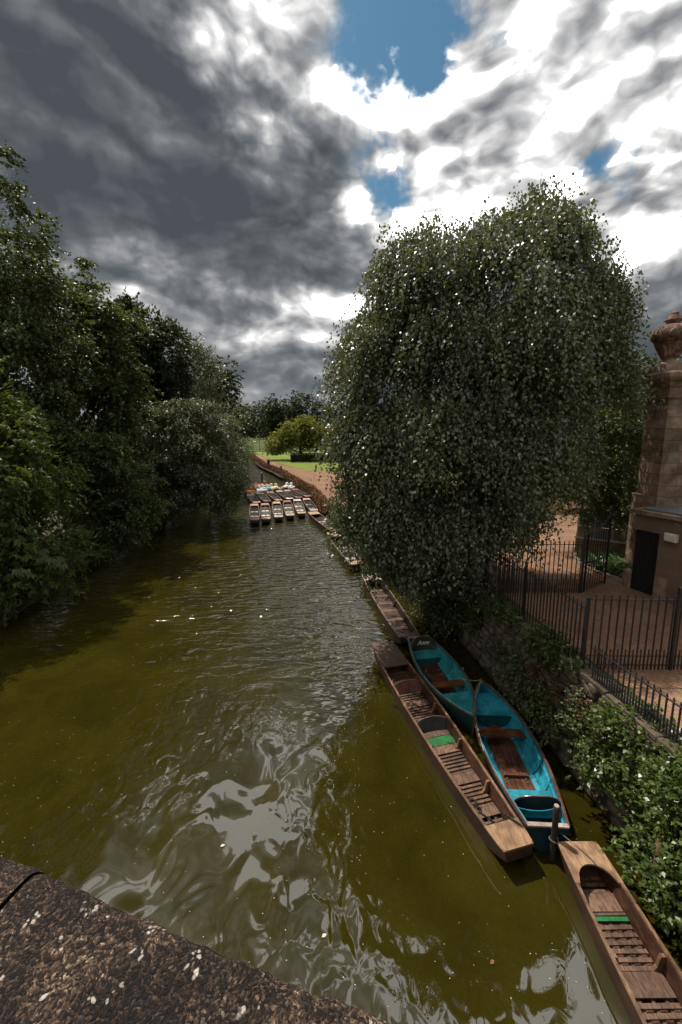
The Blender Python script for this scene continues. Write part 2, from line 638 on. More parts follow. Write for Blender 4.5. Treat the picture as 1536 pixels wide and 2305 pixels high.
wood_mat('post_wood', (.022, .018, .015), (.060, .048, .038), .8, .2, (9, 9, 1), 4, .2)
wood_mat('log_wood', (.115, .070, .040), (.24, .155, .095), .8, .2, (9, 9, 1), 4, .2)
wood_mat('log_end', (.36, .26, .17), (.52, .41, .29), .85, .2, (3, 3, 3), 9, .1)
wood_mat('punt_pink', (.30, .135, .12), (.42, .215, .19), .6, .35, (8, 1.5, 8), 3, .1)
wood_mat('punt_red', (.22, .05, .045), (.34, .095, .085), .55, .4, (8, 1.5, 8), 3, .1)
wood_mat('punt_tan', (.34, .21, .125), (.50, .34, .22), .6, .35, (8, 1.5, 8), 3, .1)
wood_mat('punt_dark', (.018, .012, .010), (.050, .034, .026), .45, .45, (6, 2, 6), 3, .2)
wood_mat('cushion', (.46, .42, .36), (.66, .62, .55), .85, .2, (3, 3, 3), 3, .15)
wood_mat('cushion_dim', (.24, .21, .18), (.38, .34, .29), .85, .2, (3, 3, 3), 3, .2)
wood_mat('blue_paint', (.016, .205, .275), (.032, .310, .395), .42, .45, (5, 5, 5), 2.2, .06, (.10, .26, .29), .69)
wood_mat('teal_paint', (.020, .200, .215), (.036, .310, .320), .42, .45, (5, 5, 5), 2.2, .06, (.14, .32, .31), .64)
wood_mat('blue_dark', (.006, .052, .075), (.010, .085, .115), .45, .45, (5, 5, 5), 2.2, .06)
wood_mat('hull_green', (.006, .022, .018), (.012, .045, .036), .4, .5, (4, 4, 4), 3, .1)
wood_mat('hull_bottle', (.006, .030, .045), (.012, .060, .082), .4, .5, (4, 4, 4), 3, .1)
wood_mat('pale_worn', (.30, .22, .175), (.52, .43, .36), .7, .3, (3, 3, 3), 6, .1)


def plain(name, col, rough=.5, spec=.5, metal=0., nscale=8, amp=.25):
    m, nb, o = new_mat(name)
    v = pos(nb)
    n1 = nb.noise(v, nscale, 5, .6)
    c = nb.mix(n1, tuple(x * (1 - amp) for x in col), tuple(min(1, x * (1 + amp)) for x in col))
    principled(nb, o, c, rough, spec, metal, bump=n1, bump_s=.15, bump_d=.01)
    return m


plain('iron', (.012, .012, .013), .45, .5, 0, 20, .4)
plain('iron_chain', (.030, .027, .025), .5, .5, .5, 30, .4)
plain('steel_ring', (.35, .35, .34), .3, .5, .9, 30, .2)
plain('rope', (.33, .30, .25), .9, .2, 0, 40, .3)
plain('rope_dark', (.10, .09, .075), .9, .2, 0, 40, .3)
plain('plastic_white', (.66, .63, .58), .45, .5, 0, 3, .12)
plain('plastic_orange', (.62, .20, .045), .4, .5, 0, 3, .1)
plain('plastic_blue', (.12, .36, .46), .4, .5, 0, 3, .1)
plain('plastic_yellow', (.62, .52, .26), .4, .5, 0, 3, .1)
plain('plastic_green', (.05, .16, .09), .4, .5, 0, 3, .1)
plain('lamp_plastic', (.52, .45, .37), .5, .4, 0, 5, .1)
plain('lead_roof', (.10, .105, .115), .5, .4, 0, 4, .3)
plain('door_dark', (.010, .009, .009), .5, .4, 0, 5, .3)
plain('frame_white', (.48, .45, .40), .6, .4, 0, 6, .2)
plain('skin', (.40, .24, .17), .6, .4, 0, 10, .1)
plain('cloth_dark', (.020, .020, .028), .85, .2, 0, 10, .3)
plain('cloth_red', (.16, .020, .018), .85, .2, 0, 10, .3)
plain('cloth_white', (.66, .65, .62), .85, .2, 0, 10, .1)
plain('hair_dark', (.018, .012, .009), .6, .3, 0, 10, .3)
plain('letter_cream', (.62, .56, .44), .5, .4, 0, 10, .1)
plain('stone_grey', (.22, .20, .18), .85, .3, 0, 5, .3)
plain('fleck', (.52, .48, .38), .8, .3, 0, 2, .3)
plain('jetty_wood', (.030, .024, .018), .8, .2, 0, 5, .4)

m, nb, o = new_mat('glass')
p = principled(nb, o, (.16, .17, .16), .05, .7)
nb.put(p.inputs['Roughness'], .06)

# murky river water: olive body colour under a clear reflecting surface
m, nb, o = new_mat('water')
v = pos(nb)
silt = nb.noise(v, .55, 7, .65, .6)
weed = nb.noise(v, 3.2, 6, .7, 1.2)
c = nb.ramp(silt, [(.30, (.0155, .0130, .0015)), (.55, (.0245, .0205, .0022)), (.75, (.034, .0285, .0034))])
c = nb.mix(nb.m('MULTIPLY', nb.step(weed, .55, .72), .35), c, (.016, .014, .0018))
w1 = nb.noise(stretch(nb, v, (1, .8, 1)), 1.0, 1, .4, .6)
w2 = nb.noise(stretch(nb, v, (1, .7, 1)), 3.1, 1, .4, .9)
w3 = nb.noise(stretch(nb, v, (.55, 1.5, 1)), 2.3, 2, .5, .5)
sp = nb.n('ShaderNodeSeparateXYZ')
nb.put(sp.inputs[0], v)
far = nb.step(sp.outputs[1], 8, 18)
calm = nb.step(nb.noise(v, .28, 2, .5), .40, .62)
near_h = nb.m('ADD', nb.m('MULTIPLY', w1, .046), nb.m('MULTIPLY', nb.m('MULTIPLY', w2, calm), .026))
far_h = nb.m('MULTIPLY', w3, .13)
hh = nb.m('ADD', nb.m('MULTIPLY', near_h, nb.m('SUBTRACT', 1.0, nb.m('MULTIPLY', far, .6))), nb.m('MULTIPLY', far_h, far))
p = nb.n('ShaderNodeBsdfPrincipled')
nb.put(p.inputs['Base Color'], c)
p.inputs['Roughness'].default_value = .015
p.inputs['IOR'].default_value = 1.62
p.inputs['Specular IOR Level'].default_value = .5
bn = nb.n('ShaderNodeBump')
bn.inputs['Strength'].default_value = 1.0
bn.inputs['Distance'].default_value = 1.0
nb.put(bn.inputs['Height'], hh)
nb.t.links.new(bn.outputs[0], p.inputs['Normal'])
nb.t.links.new(p.outputs[0], o.inputs[0])

# ---------------------------------------------------------------- the ground, the river, the paths
YS = [-60, 0, 3, 5.5, 8, 10, 12, 15, 19, 23, 27, 34, 43, 47, 55, 62, 74, 100, 120, 150, 420]
XR = [6.2, 5.72, 5.62, 5.42, 5.12, 4.80, 4.55, 4.0, 3.2, 2.2, 1.1, -1.2, -3.0, -4.4, -7.0, -9.2, -14.2, -22.3, -34, -70, -400]
XL = [-12, -12, -12, -12, -12.2, -12.6, -12.8, -13.2, -13.8, -14.3, -14.6, -15.0, -16, -17, -19, -22, -27, -37, -52, -110, -480]


def bank_x(y):
    return interp(y, YS, XR)


def left_x(y):
    return interp(y, YS, XL)


def gz(y):
    return interp(y, [-100, 13, 20, 32, 400], [2.4, 2.4, 1.65, 1.0, 1.0])


def strip(name, mat, ys, x0f, x1f, zf, ncol=8, power=1.0, kind='structure', rim=None):
    rows = []
    for y in ys:
        a, c = x0f(y), x1f(y)
        row = [(a + (c - a) * (j / ncol) ** power, y, zf(y)) for j in range(ncol + 1)]
        if rim is not None:
            row = [(a, y, rim)] + row
        rows.append(row)
    m = MB()
    m.loft(rows, closed=False, caps=False)
    # faces must look up
    m.F = [f[::-1] for f in m.F]
    me_o = m.build(name, mat)
    return tag(me_o, kind=kind)


ysg = sorted(set(YS + [1.5, 4, 7, 9, 11, 13, 14, 17, 20, 24, 28, 32, 38, 50, 68, 85, 110, 135, 200, 300, 1200]))
BX = lambda y: bank_x(min(y, 420))
g = strip('ground', 'grass_ground', ysg, lambda y: BX(y) + .02, lambda y: 900, gz, 10, 2.2, rim=-.6)
g = strip('ground', 'soil', ysg, lambda y: left_x(min(y, 420)), lambda y: -1200, lambda y: .55, 10, 2.2, rim=-.6)
g.data.flip_normals()
tag(g, kind='structure')

m = MB()
m.add([(-700, -80, 0), (900, -80, 0), (900, 500, 0), (-700, 500, 0)], [(0, 1, 2, 3)])
tag(m.build('river_water', 'water'), kind='structure')

# gravel path: wide forecourt near the gates, narrowing to the riverside walk
path_ys = [5.2, 7, 9, 11, 13, 15, 17, 20, 24, 28, 32, 36, 40, 44, 50, 55, 60, 64, 68, 71, 75, 80, 86, 93, 100]
hedge_w = lambda y: interp(y, [0, 12, 20, 40, 100], [.45, .5, .7, .35, .3])
pr_y = [0, 14, 20, 27, 34, 50, 58, 61, 62.5, 66, 71, 75.5, 80.5, 90, 100]
pr_x = [22, 22, 24, 24, 22, 14, 6, 1.5, -5.2, -7.6, -9.9, -12.0, -13.8, -17.2, -19.9]
strip('gravel_path', 'gravel', path_ys, lambda y: BX(y) + hedge_w(y), lambda y: interp(y, pr_y, pr_x), lambda y: gz(y) + .012, 12)
# lawn and playing field
strip('lawn', 'lawn', [58, 61, 62.5, 66, 71, 75.5, 80.5, 90, 100, 112], lambda y: interp(y, pr_y, pr_x) + .12 if y <= 100 else -19.9 - (y - 100) * .6, lambda y: 60, lambda y: gz(y) + .03, 8)
strip('playing_field', 'field', [117, 140, 170, 210, 250, 292], lambda y: BX(y) + 3, lambda y: 200, lambda y: gz(y) + .02, 6)

# ---------------------------------------------------------------- punts
def punt_frame(A, B):
    A, B = Vector((A[0], A[1], 0)), Vector((B[0], B[1], 0))
    d = B - A
    return (A + B) / 2, math.atan2(d.y, d.x), d.length


class PuntShape:
    def __init__(s, L, wm=.48, wa=.28, wb=.36, zt=.40):
        s.L, s.wm, s.wa, s.wb, s.zt = L, wm, wa, wb, zt

    def w(s, x):                       # half width at local x (A end is -L/2)
        t = min(1, max(0, x / s.L + .5))
        we = s.wa + (s.wb - s.wa) * t
        return we + (s.wm - (s.wa + s.wb) / 2) * (math.sin(math.pi * t) ** .75)

    def zb(s, x):
        t = abs(x / s.L) * 2
        return -.10 + .32 * max(0, (t - .72) / .28) ** 1.6

    def ztop(s, x):
        t = abs(x / s.L) * 2
        return s.zt + .05 * t ** 3

    def hull(s, name, mats, parent, n=26):
        th = .032
        m = MB()
        xs = [(-.5 + i / n) * s.L for i in range(n + 1)]
        rings = []
        for x in xs:
            w, zb, zt = s.w(x), s.zb(x), s.ztop(x)
            zi = max(zb + .03, .03)
            wb = w - .05
            e = 0
            rings.append([(x, -wb, zb), (x, -w, zt - .03), (x, -w + th, zt - .03), (x, -wb + th, zi), (x, wb - th, zi), (x, w - th, zt - .03), (x, w, zt - .03), (x, wb, zb)])
        m.loft(rings, True, True, 0)
        h = m.build(name, mats, parent)
        for sg in (-1, 1):
            x = sg * s.L / 2
            w, zb, zt = s.w(x), s.zb(x), s.ztop(x)
            e = MB()
            xo, xi = x + sg * .006, x - sg * .05
            rings = [[(xx, -w + .045, zb + .004), (xx, w - .045, zb + .004), (xx, w + .002, zt - .028), (xx, -w - .002, zt - .028)] for xx in (min(xo, xi), max(xo, xi))]
            e.loft(rings)
            e.build('end_board', mats, h)
        return h

    def gunwale(s, parent, mat, side, n=26, wid=.05, hgt=.035):
        m = MB()
        rings = []
        for i in range(n + 1):
            x = (-.5 + i / n) * s.L
            w, z = s.w(x), s.ztop(x)
            o_, i_ = side * (w + .012), side * (w + .012 - wid)
            rings.append([(x, o_, z - hgt), (x, i_, z - hgt), (x, i_, z), (x, o_, z)])
        m.loft(rings)
        return m.build('gunwale', mat, parent)

    def deck(s, parent, mat, x0, x1, planks=1, notch=0., name='deck', drop=.004, corner=.05):
        """planked end deck between x0 and x1 (x0 the outer end); a curved bite is cut from the inner end if notch"""
        out = None
        sg = 1 if x1 > x0 else -1
        n = 10
        for k in range(planks):
            a0, a1 = -1 + 2 * k / planks, -1 + 2 * (k + 1) / planks
            gap = .004 if planks > 1 else 0
            m = MB()
            top = []
            cols = 13
            for j in range(cols + 1):
                f = a0 + (a1 - a0) * j / cols
                col = []
                xi = x1
                if notch:
                    q = max(0, 1 - (f * 1.25) ** 2)
                    xi = x1 - sg * notch * math.sqrt(q)
                xo = x0
                if abs(f) > .82:
                    xo = x0 + sg * corner * ((abs(f) - .82) / .18) ** 2
                for i in range(n + 1):
                    x = xo + (xi - xo) * i / n
                    y = f * (s.w(x) + (.016 if abs(f) > .999 else .0)) + (gap if j == 0 else -gap if j == cols else 0)
                    col.append((x, y, s.ztop(x) + drop))
                top.append(col)
            V = [v for c_ in top for v in c_]
            nb_ = n + 1
            F = [(a * nb_ + i, (a + 1) * nb_ + i, (a + 1) * nb_ + i + 1, a * nb_ + i + 1) for a in range(cols) for i in range(n)]
            K = len(V)
            V2 = [(v[0], v[1], v[2] - .03) for v in V]
            F2 = [tuple(q + K for q in f)[::-1] for f in F]
            rim = [a * nb_ for a in range(cols + 1)] + [cols * nb_ + i for i in range(1, n + 1)] + [a * nb_ + n for a in range(cols - 1, -1, -1)] + [i for i in range(n - 1, 0, -1)]
            F3 = [(rim[i], rim[(i + 1) % len(rim)], rim[(i + 1) % len(rim)] + K, rim[i] + K) for i in range(len(rim))]
            m.add(V + V2, F + F2 + F3)
            o_ = m.build(name if planks == 1 else 'deck_plank', mat, parent)
            out = out or o_
        return out

    def backrest(s, parent, mat, x, h=.28, lean=.16, thick=.03, arc=.05, rimmat=None, base=.12, sg=1):
        """board across the punt with a bowed top edge, leaning towards -x*sg"""
        m = MB()
        n = 14
        w = s.w(x) - .045
        rings = []
        for j in range(n + 1):
            f = -1 + 2 * j / n
            zt_ = base + h * (.62 + .38 * math.sqrt(max(0, 1 - (f * .96) ** 2)))
            bow = arc * (1 - f * f) * sg
            y = f * w
            x0 = x + bow
            x1 = x + bow + sg * lean
            rings.append([(x0, y, base), (x0 + thick, y, base), (x1 + thick, y, zt_), (x1, y, zt_)])
        m.loft(rings)
        o_ = m.build('backrest', mat, parent)
        if rimmat:
            m = MB()
            pts = [((r[2][0] + r[3][0]) / 2, r[2][1], r[2][2] + .004) for r in rings]
            m.tube(pts, .012, 6)
            m.build('backrest_rail', rimmat, o_)
        return o_

    def knee(s, parent, mat, x, side, size=.16):
        w = s.w(x) - .05
        y = side * w
        m = MB()
        z0, z1 = .10, s.ztop(x) - .045
        prof = [(y, z0), (y - side * size, z0), (y - side * size * .55, z0 + (z1 - z0) * .35), (y - side * size * .42, z0 + (z1 - z0) * .8), (y - side * .05, z1), (y + side * .02, z1)]
        m.loft([[(x - .022, a, c) for a, c in prof], [(x + .022, a, c) for a, c in prof]])
        return m.build('knee', mat, parent)

    def floor(s, parent, seq, x_start, z=.115):
        """seq of (kind, count): 'b' wide boards, 's' slats, 'g' green board, 'gap' length; laid from x_start towards +x"""
        x = x_start
        for kind, val in seq:
            if kind == 'gap':
                x += val
            elif kind in 'bgd':
                mat = {'b': 'slat_wood', 'g': 'green_paint', 'd': 'deck_dark'}[kind]
                ln = val
                w = 2 * (s.w(x + ln / 2) - .085)
                block('floor_board', mat, parent, (x + ln / 2, 0, z + .006), (ln - .014, w, .026), rot=(random.uniform(-.006, .006), 0, random.uniform(-.006, .006)), bevel=.04)
                x += ln
            else:
                for k in range(val):
                    w = 2 * (s.w(x + .03) - .10)
                    block('slat', 'slat_wood', parent, (x + .03, random.uniform(-.006, .006), z + random.uniform(-.003, .003)), (.052, w, .024), rot=(random.uniform(-.008, .008), 0, random.uniform(-.014, .014)), bevel=.06)
                    x += .092
        return x

    def runners(s, parent, x0, x1):
        for f in (-.55, 0, .55):
            m = MB()
            rings = []
            for i in range(9):
                x = x0 + (x1 - x0) * i / 8
                y = f * (s.w(x) - .08)
                rings.append([(x, y - .025, .03), (x, y + .025, .03), (x, y + .025, .098), (x, y - .025, .098)])
            m.loft(rings)
            m.build('runner', 'deck_dark', parent)


def near_punt(label, A, B, seqs, wa, wb, wm, decks, backs, knees, hull='hull_wood', gun='gunwale_wood'):
    c, rz, L = punt_frame(A, B)
    t = thing('punt', label, 'punt', (c.x, c.y, 0), rz)
    s = PuntShape(L, wm, wa, wb)
    s.hull('hull', hull, t)
    for sd in (-1, 1):
        s.gunwale(t, gun, sd)
    for (mat, x0, x1, pl, notch) in decks:
        s.deck(t, mat, x0, x1, pl, notch)
    s.runners(t, -L / 2 + .5, L / 2 - .7)
    for seq, xs in seqs:
        s.floor(t, seq, xs)
    for (mat, x, rim) in backs:
        s.backrest(t, mat, x, rimmat=rim)
    for x in knees:
        for sd in (-1, 1):
            s.knee(t, 'gunwale_wood' if hull != 'punt_dark' else 'deck_dark', x, sd)
    # deck beams closing the ends under the decks
    return t, s


# the long punt in the middle of the picture (A near the bridge, B far)
P2A, P2B = (3.03, 5.80), (1.365, 12.38)
L2 = math.hypot(P2B[0] - P2A[0], P2B[1] - P2A[1])
h = L2 / 2
seq2 = [('b', .18), ('gap', .05), ('s', 1), ('gap', .03), ('b', .20), ('s', 6), ('b', .26), ('s', 6), ('b', .24), ('g', .27), ('b', .29), ('s', 3), ('gap', .05), ('s', 3),
        ('s', 2), ('b', .24), ('s', 4), ('b', .17), ('s', 2), ('b', .2), ('s', 3), ('d', .16), ('gap', .06), ('s', 4), ('b', .16)]
punt2, s2 = near_punt('long brown slatted punt with green floor patch beside the two turquoise rowing boats', P2A, P2B, [(seq2, -h + .50)], .28, .35, .46,
                      [('deck_wood', -h, -h + .48, 1, 0), ('deck_dark', h, h - 1.30, 3, 0)],
                      [('back_black', -h + 3.05, 'gunwale_wood'), ('back_red', -h + 4.55, 'gunwale_wood')],
                      [-h + 1.35, -h + 2.5, -h + 3.75, -h + 4.9])

# nearest punt, running out of the picture under the bridge
P3A, P3B = (4.10, -1.10), (4.07, 5.90)
h = 3.5
seq3 = [('b', .3), ('s', 6), ('b', .24), ('s', 7), ('b', .3), ('s', 8), ('b', .26), ('s', 7), ('b', .30), ('s', 8), ('b', .27), ('s', 6), ('g', .07), ('d', .05), ('b', .26), ('s', 6)]
punt3, s3 = near_punt('nearest brown punt with arched deck cut-out, running out of the bottom right corner', P3A, P3B, [(seq3, -h + .55)], .33, .32, .44,
                      [('deck_wood', h, h - .62, 1, .27), ('deck_wood', -h, -h + .5, 1, 0)], [],
                      [h - 1.45, h - 2.25, h - 3.05, h - 3.9])

# dark punt under the birch
P1A, P1B = (2.36, 12.78), (1.40, 18.75)
h = math.hypot(P1B[0] - P1A[0], P1B[1] - P1A[1]) / 2
seq1 = [('b', .2), ('s', 4), ('b', .22), ('s', 5), ('b', .22), ('s', 6), ('b', .24), ('s', 5), ('b', .22), ('s', 6), ('b', .22), ('s', 4), ('b', .2)]
punt1, s1 = near_punt('dark punt moored in the shade under the birch', P1A, P1B, [(seq1, -h + .5)], .36, .38, .46,
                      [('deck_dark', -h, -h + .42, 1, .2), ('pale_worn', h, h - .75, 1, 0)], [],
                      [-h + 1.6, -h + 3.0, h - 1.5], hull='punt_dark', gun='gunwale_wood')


def far_punt(label, A, B, deckA, deckB, hullm='punt_dark', cush='cushion', wm=.42, wa=.30, wb=.32, group=None, gun='gunwale_wood', seats=(-.9, 1.15), dl=(.95, .85)):
    c, rz, L = punt_frame(A, B)
    t = thing('punt', label, 'punt', (c.x, c.y, 0), rz, group)
    s = PuntShape(L, wm, wa, wb, .42)
    h = L / 2
    s.hull('hull', hullm, t, 16)
    for sd in (-1, 1):
        s.gunwale(t, gun, sd, 16)
    s.deck(t, deckA, -h, -h + dl[0], 1, 0)
    s.deck(t, deckB, h, h - dl[1], 1, 0)
    for x in seats:
        s.backrest(t, cush, x, h=.33, lean=.12, base=.14, arc=.04)
        w = s.w(x) - .07
        for sd in (-1, 1):
            block('seat_cushion', cush, t, (x - .34, sd * w * .52, .17), (.46, w * .84, .10), bevel=.12)
            block('back_cushion', cush, t, (x - 1.38, sd * w * .52, .21), (.34, w * .80, .12), bevel=.12)
        block('cross_board', 'deck_dark', t, (x - .86, 0, .16), (.16, 2 * w, .05), bevel=.05)
    return t


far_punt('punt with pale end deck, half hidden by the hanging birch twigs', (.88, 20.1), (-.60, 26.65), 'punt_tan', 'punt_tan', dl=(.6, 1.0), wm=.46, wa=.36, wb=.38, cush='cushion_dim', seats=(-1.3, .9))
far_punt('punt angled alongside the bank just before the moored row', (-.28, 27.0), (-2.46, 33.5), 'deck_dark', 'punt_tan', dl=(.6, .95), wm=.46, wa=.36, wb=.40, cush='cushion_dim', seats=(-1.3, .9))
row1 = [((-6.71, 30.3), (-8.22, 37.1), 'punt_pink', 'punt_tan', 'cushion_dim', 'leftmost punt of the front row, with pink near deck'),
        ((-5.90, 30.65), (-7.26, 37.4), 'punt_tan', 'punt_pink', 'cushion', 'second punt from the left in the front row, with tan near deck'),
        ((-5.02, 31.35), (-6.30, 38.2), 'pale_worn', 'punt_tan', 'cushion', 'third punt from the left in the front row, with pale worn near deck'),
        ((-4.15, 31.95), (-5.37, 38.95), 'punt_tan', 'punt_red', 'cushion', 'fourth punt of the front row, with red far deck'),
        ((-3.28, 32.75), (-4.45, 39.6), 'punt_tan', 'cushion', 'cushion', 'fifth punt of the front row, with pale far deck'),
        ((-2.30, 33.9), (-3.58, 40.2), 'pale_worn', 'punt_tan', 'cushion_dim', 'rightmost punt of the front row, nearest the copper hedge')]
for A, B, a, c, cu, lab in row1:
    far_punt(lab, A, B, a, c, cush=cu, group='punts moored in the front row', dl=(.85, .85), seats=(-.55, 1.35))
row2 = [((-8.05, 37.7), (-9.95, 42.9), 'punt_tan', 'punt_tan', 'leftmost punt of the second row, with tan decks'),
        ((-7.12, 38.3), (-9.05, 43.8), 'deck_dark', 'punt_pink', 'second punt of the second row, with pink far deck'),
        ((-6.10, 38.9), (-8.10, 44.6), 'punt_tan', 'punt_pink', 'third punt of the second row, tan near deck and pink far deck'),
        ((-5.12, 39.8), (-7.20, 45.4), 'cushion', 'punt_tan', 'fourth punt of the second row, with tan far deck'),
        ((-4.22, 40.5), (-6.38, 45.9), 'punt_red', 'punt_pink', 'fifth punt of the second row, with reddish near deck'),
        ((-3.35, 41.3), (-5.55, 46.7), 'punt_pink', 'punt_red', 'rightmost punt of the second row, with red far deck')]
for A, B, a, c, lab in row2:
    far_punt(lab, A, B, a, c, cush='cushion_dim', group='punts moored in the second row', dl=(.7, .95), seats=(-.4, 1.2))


# ---------------------------------------------------------------- rowing boats
class BoatShape:
    """x from 0 (stern transom) to L (bow)"""
    def __init__(s, L, bm=.63, bt=.37):
        s.L, s.bm, s.bt = L, bm, bt

    def beam(s, x):
        t = x / s.L
        if t < .45:
            q = t / .45
            return s.bt + (s.bm - s.bt) * math.sin(q * math.pi / 2)
        q = (t - .45) / .55
        return s.bm * max(0.0, 1 - q ** 2.1) ** .85 + .012

    def sheer(s, x):
        t = x / s.L
        return .50 + .18 * max(0, t - .4) ** 1.6 + .05 * max(0, .25 - t)

    def keel(s, x):
        t = x / s.L
        return -.12 + .16 * max(0, (t - .8) / .2) ** 2 + .08 * max(0, (.15 - t) / .15)

    def pt(s, x, k, inner=0.):
        bm, zs, zk = s.beam(x), s.sheer(x), s.keel(x)
        y = bm * math.sin(math.pi / 2 * min(1, k * 1.0)) ** .8
        z = zk + (zs - zk) * (1 - math.cos(math.pi / 2 * k)) ** .85
        return max(0, y - inner), (max(z + inner * .8, .02) if inner else z)

    def half_at(s, x, z):
        for i in range(60):
            k = i / 59
            y, zz = s.pt(x, k, .035)
            if zz >= z:
                return y
        return s.beam(x)


def rowboat(label, stern, bow, inside, outside, rail, text=None, name='rowing_boat', dressed=True):
    c, rz, L = punt_frame(stern, bow)
    t = thing(name, label, 'rowing boat', (stern[0], stern[1], 0), rz)
    s = BoatShape(L)
    n = 28
    ks = [0, .28, .46, .62, .78, .90, 1.0]
    for sd in (-1, 1):
        for q in range(len(ks) - 1):
            m = MB()
            rings = []
            for i in range(n + 1):
                x = L * i / n
                yo0, zo0 = s.pt(x, ks[q])
                yo1, zo1 = s.pt(x, ks[q + 1])
                yi0, zi0 = s.pt(x, ks[q], .026)
                yi1, zi1 = s.pt(x, ks[q + 1], .034)
                if q:
                    yo0 += .012
                    zi0 -= .006
                rings.append([(x, sd * yo0, zo0), (x, sd * yo1, zo1), (x, sd * yi1, max(zi1, .02)), (x, sd * yi0, max(zi0, .02))])
            nr = 4
            V = [v for r in rings for v in r]
            F, M_ = [], []
            for i in range(n):
                for j in range(nr):
                    a, c_ = i * nr + j, i * nr + (j + 1) % nr
                    f = (a, c_, c_ + nr, a + nr)
                    F.append(f if sd > 0 else f[::-1])
                    M_.append(0 if j == 0 else 1)
            for base, rev in ((0, False), (n * nr, True)):
                F.append(tuple(base + j for j in range(nr)))
                M_.append(1)
            m.V, m.F, m.M = V, F, M_
            m.build('strake', [outside, inside], t)
        # rubbing rail along the sheer
        m = MB()
        rings = []
        for i in range(n + 1):
            x = L * i / n
            y, z = s.beam(x) + .016, s.sheer(x)
            rings.append([(x, sd * y, z - .03), (x, sd * max(0, y - .062), z - .03), (x, sd * max(0, y - .062), z + .014), (x, sd * y, z + .014)])
        m.loft(rings)
        m.build('gunwale', rail, t)
        m = MB()
        rings = []
        for i in range(n - 2):
            x = .05 + (L - .45) * i / (n - 3)
            k = .80
            y, z = s.pt(x, k, .034)
            rings.append([(x, sd * (y + .01), z - .012), (x, sd * (y - .022), z - .012), (x, sd * (y - .022), z + .014), (x, sd * (y + .01), z + .014)])
        m.loft(rings)
        m.build('riser', inside, t)
        # thin bent ribs
        for j in range(7):
            x = .55 + j * (L - 1.0) / 6.2
            m = MB()
            pts = []
            for q in range(9):
                k = .33 + .64 * q / 8
                y, z = s.pt(x, k, .040)
                pts.append((x, sd * y, z + .002))
            m.tube(pts, .009, 5)
            m.build('rib', inside if j % 2 else 'blue_dark', t)
    # transom
    m = MB()
    prof = [s.pt(0, k) for k in (0, .2, .35, .5, .65, .8, .9, 1)]
    ring = [(y, z) for y, z in prof] + [(-y, z) for y, z in prof[::-1]]
    m.loft([[(-.02, y, z) for y, z in ring], [(.03, y, z) for y, z in ring]])
    tr = m.build('transom', outside, t)
    m = MB()
    m.loft([[(-.03, f * (s.bt - .01), s.sheer(0) - .012 + .0 * f), (.045, f * (s.bt - .01), s.sheer(0) - .012), (.045, f * (s.bt - .01), s.sheer(0) + .02), (-.03, f * (s.bt - .01), s.sheer(0) + .02)] for f in (-1, 1)])
    m.build('transom_cap', 'pale_worn', tr)
    # bilge floor keeps the river out
    m = MB()
    rings = []
    for i in range(n + 1):
        x = .04 + (L - .12) * i / n
        y = max(.01, s.half_at(x, .06))
        rings.append([(x, -y, .03), (x, y, .03), (x, y, .055), (x, -y, .055)])
    m.loft(rings)
    m.build('bilge_floor', inside, t)
    # floorboards, planked
    for k in range(5):
        f0, f1 = -1 + 2 * k / 5, -1 + 2 * (k + 1) / 5
        m = MB()
        rings = []
        for i in range(15):
            x = .95 + (L - 1.75) * i / 14
            y = min(.30, s.half_at(x, .09) - .05) * min(1, (L - .55 - x) / 1.2 + .12)
            rings.append([(x, y * f0 + .003, .075), (x, y * f1 - .003, .075), (x, y * f1 - .003, .10), (x, y * f0 + .003, .10)])
        m.loft(rings)
        m.build('floorboard', 'floor_varnish', t)
    # stretcher with pegs
    block('stretcher', 'floor_varnish', t, (1.42, 0, .135), (.035, .52, .06), bevel=.05)
    for sd in (-1, 1):
        for dx in (-.12, -.04, .09):
            m = MB()
            m.lathe([(.016, 0), (.020, .012), (.012, .02)], 8)
            m.build('peg', 'steel_ring', t, loc=(1.42 + dx, sd * .2, .10))

    def bench(name, x0, x1, z, mat, thick=.03, inset=.0, cut=None):
        m = MB()
        rings = []
        for i in range(9):
            x = x0 + (x1 - x0) * i / 8
            y = s.half_at(x, z) - inset
            rings.append([(x, -y, z - thick), (x, y, z - thick), (x, y, z), (x, -y, z)])
        m.loft(rings)
        return m.build(name, mat, t)
    bench('thwart', L * .565, L * .565 + .23, .36, 'varnish_wood', .035)
    bench('bow_seat', L - 1.12, L - .28, .40, inside, .03)
    m = MB()
    x = L - 1.12
    y = s.half_at(x, .39)
    pr = [(-y, .37), (y, .37)] + [(s.half_at(x, zz), zz) for zz in (.30, .22, .15, .08)] + [(-s.half_at(x, zz), zz) for zz in (.08, .15, .22, .30)]
    m.loft([[(x + .02, a, z) for a, z in pr], [(x + .045, a, z) for a, z in pr]])
    m.build('seat_front', 'blue_dark', t)
    bench('stern_seat', .36, .92, .30, inside, .03)
    m = MB()
    x = .90
    pr = [(-s.half_at(x, .27), .27), (s.half_at(x, .27), .27), (s.half_at(x, .12), .07), (-s.half_at(x, .12), .07)]
    m.loft([[(x - .03, a, z) for a, z in pr], [(x - .005, a, z) for a, z in pr]])
    m.build('seat_front', 'blue_dark', t)
    # bowed back board
    m = MB()
    rings = []
    xb = .50
    w = s.half_at(xb, .46) + .02
    for j in range(19):
        f = -1 + 2 * j / 18
        zt_ = .40 + .33 * max(0, 1 - abs(f) ** 2.6) ** .6
        bow = -.10 * (1 - f * f)
        rings.append([(xb + bow + .06, f * w, .33), (xb + bow + .085, f * w, .33), (xb + bow - .03, f * w, zt_), (xb + bow - .058, f * w, zt_)])
    m.loft(rings)
    bk = m.build('backrest', 'back_black', t)
    m = MB()
